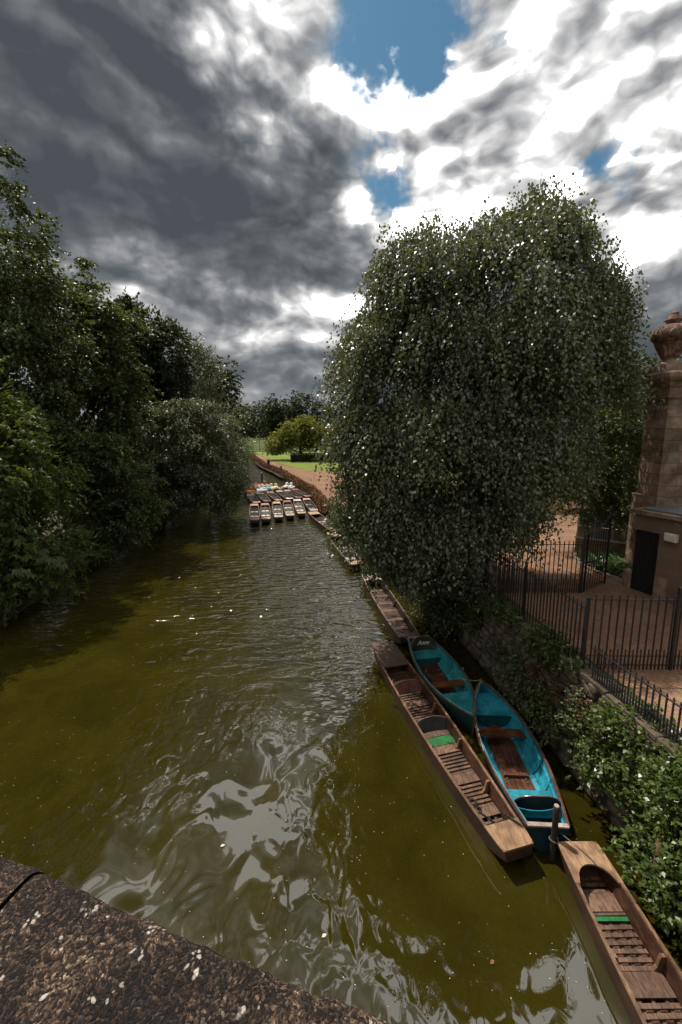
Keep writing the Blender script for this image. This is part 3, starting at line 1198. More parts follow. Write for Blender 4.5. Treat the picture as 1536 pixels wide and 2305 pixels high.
    m.tube([((r[2][0] + r[3][0]) / 2, r[2][1], r[2][2] + .006) for r in rings], .014, 6)
    m.build('backrest_rail', 'varnish_wood', bk)
    m = MB()
    m.lathe([(.02, 0), (.03, .01), (.02, .02)], 10)
    # bow stem, breasthook and ring
    m = MB()
    m.tube([(L - .04, 0, -.05), (L + .02, 0, .3), (L + .03, 0, s.sheer(L) + .05)], [.025, .028, .024], 8)
    m.build('stem', rail, t)
    m = MB()
    m.tube([(L - .10 + .04 * math.cos(a), .04 * math.sin(a), s.sheer(L) + .02) for a in np.linspace(0, 2 * math.pi, 13)], .006, 6)
    m.build('bow_ring', 'steel_ring', t)
    for sd in (-1, 1):
        m = MB()
        x = L * .53
        m.tube([(x, sd * (s.beam(x) - .02), s.sheer(x) + .01), (x, sd * (s.beam(x) - .02), s.sheer(x) + .06)], .012, 6)
        m.tube([(x + .035 * math.cos(a), sd * (s.beam(x) - .02), s.sheer(x) + .09 + .035 * math.sin(a)) for a in np.linspace(-.2 * math.pi, 1.2 * math.pi, 12)], .007, 6)
        m.build('rowlock', 'steel_ring' if sd > 0 else 'iron', t)
    return t, s


blue_boat, sb = rowboat('turquoise blue rowing boat with brown thwart, bow pointing away from the bridge', (3.68, 6.12), (3.90, 10.16), 'blue_paint', 'hull_bottle', 'varnish_wood')
anne, sa = rowboat('teal rowing boat named on its dark backrest, between the long punt and the blue boat', (2.62, 12.62), (3.24, 8.78), 'teal_paint', 'hull_green', 'deck_dark')

# the name on the backrest, in script-like lettering: strokes as raised paint
cu = bpy.data.curves.new('name_lettering', 'FONT')
cu.body = 'Anne'
cu.size = .20
cu.shear = .45
cu.extrude = .003
cu.align_x = 'CENTER'
cu.space_character = .92
to = bpy.data.objects.new('name_lettering', cu)
COL.objects.link(to)
bpy.context.view_layer.update()
dg = bpy.context.evaluated_depsgraph_get()
me = bpy.data.meshes.new_from_object(to.evaluated_get(dg))
bpy.data.objects.remove(to)
me.materials.clear()
me.materials.append(MATS['letter_cream'])
lt = bpy.data.objects.new('name_lettering', me)
COL.objects.link(lt)
bkr = [o_ for o_ in anne.children if o_.name.startswith('backrest')][0]
lt.parent = bkr
# the camera-side (bow-side, +x local) face of the backrest: from (.485,.33) up to (.37,.73)
fz = Vector((.37 - .485, 0, .40)).normalized()
fx = Vector((0, 1, 0))
fn = fx.cross(fz)
Mx = Matrix((fx, fz, fn)).transposed().to_4x4()
Mx.translation = Vector((.458, 0, .49))
lt.matrix_local = Mx

# ---------------------------------------------------------------- ropes, chain, mooring posts
def rope(name, label, pts, r=.011, mat='rope', sag=0.):
    P = [Vector(p) for p in pts]
    out = []
    for i in range(len(P) - 1):
        for q in range(8):
            f = q / 8
            v = P[i].lerp(P[i + 1], f)
            v.z -= sag * 4 * f * (1 - f)
            out.append(v)
    out.append(P[-1])
    m = MB()
    m.tube(out, r, 6)
    return tag(m.build(name, mat, None, True), label, 'rope')


rope('mooring_rope', 'grey rope slack between the bows of the two turquoise boats', [(3.30, 10.35, .56), (3.62, 10.30, .50), (3.90, 10.14, .62)], .008, 'rope', .03)
rope('mooring_rope', 'grey rope running down the left gunwale of the blue boat', [(3.90, 10.14, .63), (3.50, 9.45, .56), (3.30, 8.95, .545), (3.20, 8.4, .535), (3.12, 7.75, .53)], .008, 'rope', .0)
rope('mooring_rope', 'thin rope from the bow of the named boat down to the long punt', [(3.24, 8.80, .66), (3.20, 8.3, .50), (3.10, 7.9, .52)], .010, 'rope_dark', .01)
rope('mooring_rope', 'short rope tying the nearest punt to the black post', [(3.75, 6.28, .34), (3.90, 6.08, .40), (4.03, 5.80, .455), (4.14, 5.62, .455), (4.17, 5.52, .45)], .011, 'rope_dark', .0)
rope('mooring_rope', 'rope from the far punt corner to the stern of the named boat', [(2.05, 12.95, .47), (2.18, 12.62, .52), (2.22, 12.40, .54)], .008, 'rope', .01)

t = thing('mooring_post', 'black round post standing in the water by the blue boat stern', 'post', (3.72, 5.98, 0))
m = MB()
m.lathe([(.052, -.8), (.052, .2), (.048, .8), (.050, 1.04), (.044, 1.06)], 14)
m.build('shaft', 'post_wood', t, True)
m = MB()
m.lathe([(.043, 1.061), (.040, 1.078), (.02, 1.084)], 14)
m.build('cap', 'pale_worn', t, True)
m = MB()
m.tube([(.07 * math.cos(a), .07 * math.sin(a), .40 + .015 * math.sin(2 * a)) for a in np.linspace(0, 2 * math.pi, 17)], .012, 6)
m.build('rope_turn', 'rope_dark', t)

# chain heaped on the long punt's near deck
t = thing('mooring_chain', 'dark rusty chain heaped on the near floor of the long punt', 'chain', (0, 0, 0))
c0, rz2, _ = punt_frame(P2A, P2B)
M2 = Matrix.Translation((c0.x, c0.y, 0)) @ Matrix.Rotation(rz2, 4, 'Z')
hh_ = L2 / 2
path = [(-hh_ + 1.05 + .11 * math.cos(a * 1.9) + .02 * a, .20 + .14 * math.sin(a * 2.3), .155 + .006 * (i % 3)) for i, a in enumerate(np.linspace(0, 9, 46))]
path += [(-hh_ + .95 - .028 * i, .10 - .017 * i, .15 if i < 12 else .15 + .022 * (i - 12)) for i in range(25)]
ml = MB()
ml.tube([(.028 * math.cos(a), .016 * math.sin(a), 0) for a in np.linspace(0, 2 * math.pi, 9)], .006, 5)
link = None
for i in range(len(path) - 1):
    p = M2 @ Vector(path[i])
    q = M2 @ Vector(path[i + 1])
    d = q - p
    zz = p.z
    if i > 58:
        zz = max(zz, .47)
    if link is None:
        link = ml.build('link', 'iron_chain', t)
        o_ = link
    else:
        o_ = inst(link, t)
    o_.location = (p.x, p.y, zz)
    o_.rotation_euler = (0 if i % 2 else R(80), 0, math.atan2(d.y, d.x))

# ---------------------------------------------------------------- pedal boats
def pedalo(label, x, y, rz, hullm, deckm, seatm):
    t = thing('pedal_boat', label, 'pedal boat', (x, y, 0), rz, 'pedal boats behind the punts')
    for sd in (-1, 1):
        m = MB()
        rings = []
        for i in range(13):
            f = i / 12
            q = math.sin(math.pi * min(1, f * .86 + .14)) ** .5 if f < 1 else 0
            w, zt = .05 + .17 * q, .34 + .16 * f ** 3
            xx = -1.1 + 2.2 * f
            rings.append([(xx, sd * .48 - w, .0), (xx, sd * .48 + w, .0), (xx, sd * .48 + w * 1.1, zt * .7), (xx, sd * .48 + w * .7, zt), (xx, sd * .48 - w * .7, zt), (xx, sd * .48 - w * 1.1, zt * .7)])
        m.loft(rings)
        m.build('float', hullm, t, True)
        m = MB()
        m.loft([[(-.50, sd * .28 - .20, .40), (-.50, sd * .28 + .20, .40), (-.50, sd * .28 + .20, .50), (-.50, sd * .28 - .20, .50)],
                [(.02, sd * .28 - .19, .38), (.02, sd * .28 + .19, .38), (.02, sd * .28 + .19, .46), (.02, sd * .28 - .19, .46)]])
        m.build('seat', seatm, t)
        m = MB()
        rings = []
        for j in range(9):
            f = -1 + 2 * j / 8
            zt = .62 + .26 * math.sqrt(max(0, 1 - f * f * .9))
            rings.append([(-.50, sd * .28 + f * .2, .45), (-.44, sd * .28 + f * .2, .45), (-.56, sd * .28 + f * .2, zt), (-.63, sd * .28 + f * .2, zt)])
        m.loft(rings)
        m.build('backrest', seatm, t, True)
    m = MB()
    rings = []
    for i in range(11):
        f = i / 10
        xx = -.95 + 1.75 * f
        z = .30 + .07 * math.sin(f * 9) + .14 * (f > .75)
        rings.append([(xx, -.46, z - .1), (xx, .46, z - .1), (xx, .40, z + .05), (xx, -.40, z + .05)])
    m.loft(rings)
    m.build('deck', deckm, t, True)
    m = MB()
    rings = []
    for i in range(9):
        a = math.pi * i / 8
        rings.append([(.55 - .34 * math.cos(a), -.24, .36 + .0), (.55 - .34 * math.cos(a), .24, .36), (.55 - .34 * math.cos(a), .20, .37 + .30 * math.sin(a)), (.55 - .34 * math.cos(a), -.20, .37 + .30 * math.sin(a))])
    m.loft(rings)
    m.build('paddle_cover', deckm, t, True)
    m = MB()
    m.tube([(.2, 0, .4), (.15, 0, .72), (.10, 0, .76)], .02, 6)
    m.build('tiller', 'iron', t)
    return t


pedalo('orange and white pedal boat with green hull, leftmost, under the branches', -10.3, 44.9, R(-105), 'plastic_green', 'plastic_orange', 'plastic_orange')
pedalo('orange pedal boat farthest back behind the others', -10.4, 50.8, R(-150), 'plastic_white', 'plastic_orange', 'plastic_orange')
pedalo('pale blue and white pedal boat between the orange and cream ones', -9.2, 47.2, R(-35), 'plastic_white', 'plastic_blue', 'plastic_white')
pedalo('cream yellow pedal boat beside the plain white one', -8.1, 48.0, R(-70), 'plastic_white', 'plastic_yellow', 'plastic_yellow')
pedalo('plain white pedal boat nearest the copper hedge', -6.6, 48.9, R(-100), 'plastic_white', 'plastic_white', 'plastic_white')
for (x, y, hgt, lab) in ((-9.35, 62.0, 1.75, 'tall grey mooring post in front of the copper hedge'), (-11.4, 57.0, 1.25, 'short pale mooring post behind the pedal boats')):
    m = MB()
    m.lathe([(.13, -.5), (.13, hgt - .1), (.16, hgt - .08), (.16, hgt), (.10, hgt + .08)], 12)
    tag(m.build('mooring_post', 'stone_grey', None, True, (x, y, 0)), lab, 'post')

# ---------------------------------------------------------------- foliage
def limb_mesh(parent, base, ends, r0, mat, name='trunk', top=None):
    """tapered trunk with limbs reaching to the given points"""
    m = MB()
    base = Vector(base)
    top = Vector(top)
    n = 9
    pts, rad = [], []
    for i in range(n):
        f = i / (n - 1)
        p = base.lerp(top, f)
        if 0 < i:
            p += Vector((random.uniform(-.12, .12), random.uniform(-.12, .12), 0)) * (1 + r0)
        pts.append(p)
        rad.append(r0 * (1.25 if i == 0 else 1 - .85 * f))
    m.tube(pts, rad, 9)
    tr = m.build(name, mat, parent, True)
    m = MB()
    for e in ends:
        e = Vector(e)
        dz = e.z - base.z
        H = top.z - base.z
        f = min(.9, max(.12, dz / H * .62 - .02 + random.uniform(-.08, .05)))
        st = base.lerp(top, f)
        mid = st.lerp(e, .5) + Vector((random.uniform(-.3, .3), random.uniform(-.3, .3), .25 * (e - st).length * .35))
        r = r0 * (1 - .8 * f) * .42
        m.tube([st, st.lerp(mid, .5) + Vector((0, 0, .05)), mid, mid.lerp(e, .55), e], [r, r * .75, r * .5, r * .3, r * .12], 5)
    m.build('limb', mat, parent, True)
    return tr


def shell_points(ells, n, inner=.35):
    """points spread over the outer part of a union of ellipsoids (cx,cy,cz,rx,ry,rz)"""
    E_ = np.array(ells, float)
    wt = (E_[:, 3] * E_[:, 4] + E_[:, 3] * E_[:, 5] + E_[:, 4] * E_[:, 5])
    wt /= wt.sum()
    idx = rng.choice(len(E_), n, p=wt)
    d = rand_dirs(n)
    r = (inner + (1 - inner) * rng.random(n) ** .55)[:, None]
    C = E_[idx, :3] + d * E_[idx, 3:6] * r
    return C, d, r[:, 0]


def sprays(boughs, per, sig, n_leaf, droop, length, outward, zmin=None):
    """leaf positions and axes along short twigs that start round each bough point"""
    nb_ = len(boughs)
    S = np.repeat(boughs, per, 0) + rng.normal(size=(nb_ * per, 3)) * sig
    O = np.repeat(outward, per, 0) + rng.normal(size=(nb_ * per, 3)) * .5
    O = unit(O)
    O[:, 2] = O[:, 2] * .6 - droop
    O = unit(O)
    k = n_leaf
    f = (np.arange(k) + .5) / k
    ln = length * rng.uniform(.5, 1.3, len(S))
    P = S[:, None, :] + O[:, None, :] * (f[None, :, None] * ln[:, None, None])
    P[:, :, 2] -= (droop * .5 * (f ** 2)[None, :] * ln[:, None])
    P = P + rng.normal(size=P.shape) * length * .055
    A = np.repeat(O[:, None, :], k, 1) + rng.normal(size=P.shape) * .7
    P, A = P.reshape(-1, 3), A.reshape(-1, 3)
    if zmin is not None:
        keep = P[:, 2] > zmin
        P, A = P[keep], A[keep]
    return P, A


def make_crown(name, parent, mat, P, A, size, aspect=.62, up=.5, hang=0., tint_c=None, dark=0.):
    n = len(P)
    A = A.copy()
    A[:, 2] -= hang
    N = rand_dirs(n)
    N[:, 2] = np.abs(N[:, 2]) + up
    L = size * rng.uniform(.65, 1.3, n)
    V, Q = leaf_quads(P, A, N, L, L * aspect)
    tint = np.clip(rng.normal(.42, .26, n), 0, 1)
    return np_mesh(name, V, Q, mat, parent, tint)


def tree(name, label, base, r0, ells, mat, bark, n_bough, per, n_leaf, sig, length, size, droop=.35, aspect=.6, inner=.4, zmin=.15, group=None, cat='tree', fill=0, top=None, hang=0., up=.5):
    t = thing(name, label, cat, base, 0, group)
    ls = [(e[0] - base[0], e[1] - base[1], e[2] - base[2]) + tuple(e[3:]) for e in ells]
    C, d, r = shell_points(ls, n_bough, inner)
    zm = None if zmin is None else zmin - base[2]
    C[:, 2] = np.maximum(C[:, 2], (zm if zm is not None else -99) + .2)
    P, A = sprays(C, per, sig, n_leaf, droop, length, d, zm)
    if fill:
        Cf, df, _ = shell_points(ls, fill, .05)
        Cf[:, 2] = np.maximum(Cf[:, 2], (zm if zm is not None else -99) + .2)
        P = np.concatenate([P, Cf])
        A = np.concatenate([A, df])
    make_crown('crown', t, mat, P, A, size, aspect, up, hang)
    tp = top if top else (0, 0, max(l[2] + l[5] * .4 for l in ls))
    pick = C[rng.choice(len(C), min(len(C), 26), replace=False)]
    limb_mesh(t, (0, 0, -.3), pick, r0, bark, 'trunk', tp)
    return t


# --- weeping birch on the right bank: envelope by height
bz = np.array([1.6, 2.4, 3.2, 4.2, 5.2, 6.5, 8.0, 10.0, 11.0, 12.0, 12.8, 13.5, 14.1, 14.8, 15.7])
bl = np.array([3.6, 2.6, 1.2, .30, .15, .0, .05, .15, .65, 1.1, 1.6, 2.5, 4.9, 5.8, 6.3])
br = np.array([3.4, 4.0, 4.7, 5.6, 6.4, 7.0, 7.7, 8.8, 8.9, 8.5, 8.0, 7.7, 7.3, 7.0, 6.7])
bt = thing('birch_tree', 'large weeping silver birch on the right bank above the moored boats', 'tree', (4.9, 15.0, gz(15)))
NB_ = 620
zz = rng.choice(np.linspace(1.8, 15.4, 400), NB_, p=(lambda w: w / w.sum())(np.interp(np.linspace(1.8, 15.4, 400), bz, br - bl)))
xl, xr = np.interp(zz, bz, bl), np.interp(zz, bz, br)
cx, hw = (xl + xr) / 2, (xr - xl) / 2
u = rng.uniform(-1, 1, NB_)
u = np.sign(u) * np.abs(u) ** .8
ry = np.minimum(2.7, hw * .68 + .3)
vmax = np.sqrt(np.clip(1 - u ** 2, 0, 1))
vv = rng.uniform(-1, 1, NB_)
vv = np.sign(vv) * np.abs(vv) ** .5
C = np.stack([cx + u * hw * .93, 13.7 + vv * vmax * ry, zz], 1)
keepb = np.array([mnoise.noise(Vector(c) * .62) for c in C])
C = C[(keepb > -.10 - .10 * (C[:, 2] < 10)) | (rng.random(len(C)) < .28)]
# lobes: rounded boughs that stand out of the crown with dark gaps between
lobes = np.array([(6.3, 13.8, 13.5, 1.2), (2.7, 13.5, 12.4, 1.3), (4.6, 13.2, 12.1, 1.5), (7.2, 13.5, 11.2, 1.5), (1.5, 13.3, 10.0, 1.4), (3.4, 12.6, 9.9, 1.6), (5.9, 12.6, 9.7, 1.7), (7.9, 13.6, 9.2, 1.2),
                  (1.2, 13.2, 7.5, 1.3), (2.8, 12.2, 7.3, 1.6), (5.1, 12.3, 7.0, 1.6), (6.7, 13.2, 6.8, 1.2), (1.4, 13.2, 5.1, 1.2), (3.0, 12.5, 4.7, 1.4), (4.8, 12.7, 4.8, 1.3), (2.5, 13.2, 3.4, .9), (4.0, 13.3, 3.2, .8), (6.0, 13.6, 5.2, .9)])
li = rng.choice(len(lobes), 330, p=lobes[:, 3] ** 2 / (lobes[:, 3] ** 2).sum())
ld = rand_dirs(330)
ld[:, 2] = np.abs(ld[:, 2]) * .9 - .15
C = np.concatenate([C[rng.random(len(C)) < .52], lobes[li, :3] + unit(ld) * lobes[li, 3:4] * np.array([1, 1, .85]) * rng.uniform(.75, 1.05, (330, 1))])
# sprigs that stand proud at the top
tops = np.array([(6.55, 14.4, 15.3), (6.4, 14.3, 14.9), (6.9, 14.5, 14.6), (2.8, 14.2, 13.9), (2.5, 14.2, 13.6), (3.0, 14.1, 13.3), (8.1, 14.4, 13.3), (7.9, 14.3, 13.1), (8.9, 14.5, 11.6), (8.8, 14.3, 11.2), (1.1, 14.0, 12.6), (.0, 13.9, 9.7), (.6, 13.9, 11.2), (5.4, 14.2, 14.3), (4.4, 14.0, 13.9), (4.7, 14.0, 14.2), (6.1, 14.2, 15.0), (7.4, 14.3, 14.4), (7.9, 14.2, 14.0), (1.7, 13.9, 12.9), (8.4, 14.4, 12.4), (3.3, 14.1, 13.9), (.4, 13.8, 10.8), (-.1, 13.8, 8.4), (9.1, 14.4, 10.4)])
C = np.concatenate([C, tops])
base = np.array([4.9, 15.0, gz(15)])
Cl = C - base
d = unit(Cl - np.array([0, 0, 5.0]))
P1, A1 = sprays(Cl, 30, np.array([.26, .26, .22]), 14, 1.15, .95, d, 1.95 - base[2])
# the river side hangs lower than the rest
lowb = np.stack([rng.uniform(1.0, 4.4, 46), rng.uniform(13.2, 15.5, 46), rng.uniform(2.7, 4.0, 46)], 1) - base
P2, A2 = sprays(lowb, 16, np.array([.35, .35, .3]), 12, 1.0, .8, unit(rng.normal(size=(46, 3))), 1.9 - base[2])
Pf = np.stack([rng.uniform(-1, 1, 26000), rng.uniform(-1, 1, 26000), rng.uniform(2.4, 14.4, 26000)], 1)
xl, xr = np.interp(Pf[:, 2], bz, bl), np.interp(Pf[:, 2], bz, br)
hw = (xr - xl) / 2
okk = Pf[:, 0] ** 2 + Pf[:, 1] ** 2 < .80
Pf = np.stack([(xl + xr) / 2 + Pf[:, 0] * hw, 13.9 + Pf[:, 1] * np.minimum(2.4, hw * .6), Pf[:, 2]], 1)[okk] - base
P = np.concatenate([P1, P2, Pf])
A = np.concatenate([A1, A2, rand_dirs(len(Pf))])
make_crown('crown', bt, 'leaf_birch', P, A, .112, .68, .45, .4)
limb_mesh(bt, (0, 0, -.3), Cl[rng.choice(len(Cl), 60, replace=False)], .24, 'bark_birch', 'trunk', (.9, -.5, 11.6))
# fine hanging twigs
m = MB()
for i in rng.choice(len(Cl), 240, replace=False):
    p = Vector(Cl[i])
    q = p + Vector((random.uniform(-.3, .3), random.uniform(-.3, .3), -random.uniform(.5, 1.2)))
    m.tube([p + Vector((0, 0, .5)), p, q], [.012, .009, .003], 3)
tag(m.build('twigs', 'bark', bt), kind='stuff')

# --- left bank, near to far
tree('chestnut_tree', 'leafy horse chestnut at the left edge, lowest branches hanging to the water', (-16.6, 17.2, .55), .45,
     [(-14.4, 17.2, 5.6, 2.6, 2.6, 3.2), (-13.5, 15.9, 2.9, 1.5, 1.6, 2.2), (-13.9, 15.2, 5.9, 2.2, 1.8, 2.4), (-12.2, 16.6, 2.4, 1.2, 1.2, 1.6), (-15.2, 16.0, 8.2, 2.4, 2.0, 2.2), (-13.1, 15.0, 1.6, 1.0, 1.2, 1.0)],
     'leaf_chestnut', 'bark', 150, 14, 12, .26, .8, .25, .45, .34, .35, .35, fill=3500)
tree('ivy_tree', 'tallest tree at the left edge, trunk and crown clad in dark ivy', (-18.6, 22.5, .55), .55,
     [(-17.7, 21.5, 17.4, 2.6, 2.6, 4.8), (-16.6, 20.8, 11.5, 2.4, 2.4, 4.5), (-15.7, 20.4, 7.5, 1.6, 1.8, 4.6), (-19.6, 21.6, 12, 3, 2.6, 6), (-15.4, 21.0, 13.6, 1.4, 1.4, 2.0), (-14.8, 21.4, 11.2, 1.5, 1.5, 2.2)],
     'leaf_ivy', 'bark', 230, 25, 14, .26, .6, .15, .55, .75, .5, .5, fill=6000)
tree('sycamore_tree', 'broad dark tree behind the ivy tree on the left bank', (-19.0, 27.5, .55), .5,
     [(-17.3, 26.6, 13.4, 2.9, 2.8, 4.2), (-15.4, 26.2, 10.4, 2.4, 2.4, 4.4), (-19.6, 27, 16.0, 3.2, 3, 4.4), (-13.9, 26.6, 8.6, 1.7, 1.8, 4.6), (-16.0, 25.4, 4.5, 2.2, 2, 3.6), (-18.2, 25.0, 7.2, 2.6, 2, 3.4), (-16.4, 26.5, 7.6, 2.2, 2, 2.6), (-14.7, 27.0, 13.4, 1.6, 1.8, 2.4)],
     'leaf_mid', 'bark', 210, 20, 13, .30, .85, .22, .4, .68, .45, .4, fill=4500)
tree('holm_oak', 'dark rounded evergreen crown in the middle of the left tree line', (-19.0, 36.5, .55), .45,
     [(-16.8, 36.0, 14.0, 2.8, 2.8, 4.2), (-14.8, 35.8, 13.0, 1.8, 2.0, 4.2), (-18.9, 36.2, 13.6, 2.4, 2.4, 4.2), (-16.4, 35, 7.0, 3.0, 2.6, 4.5)],
     'leaf_far', 'bark', 170, 18, 13, .38, .85, .26, .35, .66, .5, .4, fill=6000)
tree('poplar_tree', 'slim pale feathery tree between the dark crowns of the left tree line', (-19.5, 46.5, .55), .3,
     [(-16.8, 46, 11.4, 2.0, 2.1, 7.0), (-15.0, 46, 9.4, 1.6, 1.7, 6.4), (-13.2, 46.6, 7.0, 1.6, 1.6, 5.4)],
     'leaf_willow', 'bark', 160, 10, 12, .5, .9, .24, -.2, .5, .45, .4, fill=2500)
tree('lime_tree', 'round dark tree farthest along the left bank, beside the open sky', (-19.5, 58, .55), .4,
     [(-17.0, 57.5, 12.0, 2.5, 2.5, 4.6), (-18.4, 57.5, 8, 3, 3, 6), (-15.8, 57.4, 8.2, 1.7, 2, 3.4)],
     'leaf_far', 'bark', 160, 11, 12, .6, .8, .34, .35, .7, .45, .4, fill=3000)
tree('willow_tree', 'silvery leafed low tree bulging over the river before the pedal boats', (-14.8, 32.0, .55), .35,
     [(-13.4, 30.6, 6.2, 2.6, 2.4, 3.0), (-10.9, 31.0, 5.6, 2.4, 2.3, 2.9), (-9.5, 31.6, 4.0, 1.7, 2.0, 2.6), (-9.1, 31.6, 2.2, 1.15, 1.6, 1.5), (-11.6, 30.0, 3.6, 1.9, 1.8, 2.0), (-12.4, 31.0, 8.4, 1.7, 1.6, 1.4), (-10.5, 32.6, 8.0, 1.6, 1.6, 1.8), (-14.5, 29.6, 4.4, 2.0, 2.0, 2.6)],
     'leaf_willow', 'bark', 280, 22, 13, np.array([.36, .36, .12]), .7, .155, .55, .62, .5, .7, fill=7000)
tree('elder_bush', 'mid green bushy tree between the chestnut and the silvery willow', (-15.0, 23.5, .55), .22,
     [(-13.4, 22.6, 4.6, 1.8, 1.8, 2.8), (-12.5, 22.4, 2.6, 1.4, 1.5, 1.8), (-14.3, 22.0, 6.2, 1.6, 1.6, 2.2), (-12.1, 23.2, 4.0, 1.1, 1.3, 2.0), (-13.0, 21.4, 2.0, 1.3, 1.3, 1.4)],
     'leaf_mid', 'bark', 140, 19, 12, np.array([.3, .3, .12]), .65, .155, .5, .62, .45, .4, fill=4000)
tree('river_bush', 'dark low bush on the left bank below the willow', (-15.6, 28.0, .55), .12,
     [(-14.6, 27.2, 2.2, 1.9, 2.0, 1.9), (-14.4, 35, 1.6, 1.4, 6, 1.6), (-14.8, 42, 1.8, 1.4, 5, 1.8), (-16.6, 60, 2.6, 2.6, 5, 2.8), (-20.5, 76, 3.2, 3.2, 7, 3.6)],
     'leaf_mid', 'bark', 230, 11, 11, .45, .7, .21, .5, .62, .45, .3, fill=3000, cat='bush')

# palmate chestnut leaves near the eye: separate leaves on the nearest boughs
ct = [o_ for o_ in bpy.data.objects if o_.name.startswith('chestnut_tree')][0]
fr = [(0, 1.0), (.62, .92), (-.62, .92), (1.25, .70), (-1.25, .70)]
Vp, Qp = [], []
for a, l in fr:
    n = np.array([[0, 0, 1.0]])
    ax = np.array([[math.cos(a), math.sin(a), -.28]])
    v, q = leaf_quads(ax / np.linalg.norm(ax) * l * .55, ax, n, [l], [l * .40], .04)
    Qp.append(q + 4 * len(Vp))
    Vp.append(v)
proto = np_mesh('leaf', np.concatenate(Vp) * .30, np.concatenate(Qp), 'leaf_chestnut', ct, np.array([.35, .5, .6, .4, .7]))
protos = [proto]
cb = np.array(ct.location)
clus = [(-13.9, 14.5, 5.6, 1.9, 1.0, 2.4), (-12.9, 14.9, 2.4, 1.4, 1.0, 1.6), (-15.2, 14.9, 8.0, 1.6, .8, 1.8), (-12.0, 15.6, 2.3, .9, .8, 1.3), (-14.6, 14.3, 2.8, 1.6, .8, 1.8)]
Cc, dc, _ = shell_points(clus, 270, .55)
Cc[:, 2] = np.maximum(Cc[:, 2], .45)
for i in range(270):
    o_ = proto if i == 0 else inst(proto, ct)
    o_.location = Cc[i] - cb
    az = math.atan2(dc[i, 1] * .7 - .6, dc[i, 0] + .4) + random.uniform(-.7, .7)
    o_.rotation_euler = (random.uniform(-.4, .4), random.uniform(.15, .75), az)
    k = random.uniform(.7, 1.25)
    o_.scale = (k, k, k)

# --- right side trees behind the birch
tree('maple_tree', 'dark leafy tree between the birch and the stone gate pier', (12.2, 18.5, gz(18.5)), .25,
     [(10.4, 17.4, 6.4, 1.6, 1.6, 2.4), (11.6, 17.0, 8.0, 1.7, 1.6, 2.0), (12.4, 17.4, 6.0, 1.6, 1.5, 2.4), (10.6, 16.4, 4.6, 1.2, 1.2, 1.2), (9.6, 18, 8, 1.4, 1.4, 1.8), (12.0, 15.9, 5.0, 1.2, 1.0, 1.4), (13.6, 17.5, 8.2, 1.6, 1.4, 1.8)],
     'leaf_mid', 'bark', 230, 13, 12, .36, .55, .125, .5, .62, .4, None, fill=4500)
tree('hazel_bush', 'yellow green bush lit behind the gravel forecourt', (15.5, 31, gz(31)), .12,
     [(13.5, 31, 3.2, 2.4, 1.6, 2.0), (17, 31.5, 3.4, 2.2, 1.6, 2.2), (21.5, 31.0, 3.6, 2.4, 1.6, 2.4), (25.5, 31.0, 4, 2.6, 1.6, 2.8), (10, 33, 3, 2.4, 1.6, 2.0), (7, 34.5, 2.8, 2.0, 1.6, 1.8)],
     'leaf_yellow', 'bark', 200, 9, 11, .45, .6, .20, .3, .65, .45, 1.1, fill=3000, cat='bush')
tree('yew_tree', 'tall dark tree mass far behind the birch', (18, 44, 1.0), .4,
     [(16, 43, 7, 5, 3.5, 5.5), (24, 43, 8, 5, 3.5, 6), (9, 46, 6, 4.5, 3.5, 4.5), (31, 42, 8, 5, 3.5, 6)],
     'leaf_far', 'bark', 220, 9, 11, .9, 1.1, .46, .3, .7, .45, 1.0, fill=3500)

# ---------------------------------------------------------------- river wall with rubble stones
wt = thing('river_wall', 'old rubble stone river wall below the iron fence', 'wall', (0, 0, 0))
wys = [-4, 0, 3, 5.5, 8, 10, 12, 13.5, 15, 19, 23, 27, 30, 34]
m = MB()
rings = []
for y in wys:
    x, z = bank_x(y), gz(y)
    rings.append([(x - .10, y, -.7), (x + .30, y, -.7), (x + .30, y, z - .02), (x - .04, y, z - .02)])
m.loft(rings)
m.build('core', 'mortar', wt)
vars_ = []
for k in range(7):
    m = MB()
    n = 8
    rr = [random.uniform(.80, 1.0) for _ in range(n)]
    for_r = []
    for (xo, q) in ((.5, .86), (.05, 1.0), (-.36, .90), (-.50, .62)):
        ring = []
        for j in range(n):
            a = 2 * math.pi * (j + .5) / n
            cy_ = max(-1, min(1, math.cos(a) * 1.32)) * .5 * rr[j] * q
            cz_ = max(-1, min(1, math.sin(a) * 1.32)) * .5 * rr[j] * q
            ring.append((xo + random.uniform(-.05, .05), cy_, cz_))
        for_r.append(ring)
    m.loft(for_r)
    me = m.build('stone', 'rubble', wt)
    vars_.append(me)
cnt = 0
z = .06
row = 0
while z < 2.30:
    hgt = random.uniform(.17, .24)
    y = 4.2 + random.uniform(0, .2)
    while y < 12.9:
        ln = random.uniform(.24, .52)
        if cnt < 285:
            src = vars_[cnt % 7]
            o_ = src if cnt < 7 else inst(src, wt)
            x = bank_x(y + ln / 2)
            ang = math.atan2(bank_x(y + ln) - bank_x(y), ln)
            o_.location = (x - .06 + (z / 2.4) * .06 + random.uniform(-.025, .025), y + ln / 2, min(z + hgt / 2, 2.3))
            o_.rotation_euler = (random.uniform(-.06, .06), 0, -ang)
            o_.scale = (.22, ln * .97, hgt * .97)
            cnt += 1
        y += ln
    z += hgt
    row += 1
# flat coping slabs on the top
y = 4.2
while y < 12.8:
    ln = random.uniform(.45, .8)
    x = bank_x(y + ln / 2)
    ang = math.atan2(bank_x(y + ln) - bank_x(y), ln)
    block('coping_slab', 'rubble', wt, (x + .12, y + ln / 2, gz(y) - .02 + random.uniform(-.01, .015)), (.46, ln * .97, .10), rot=(0, random.uniform(-.03, .03), -ang), bevel=.10)
    y += ln

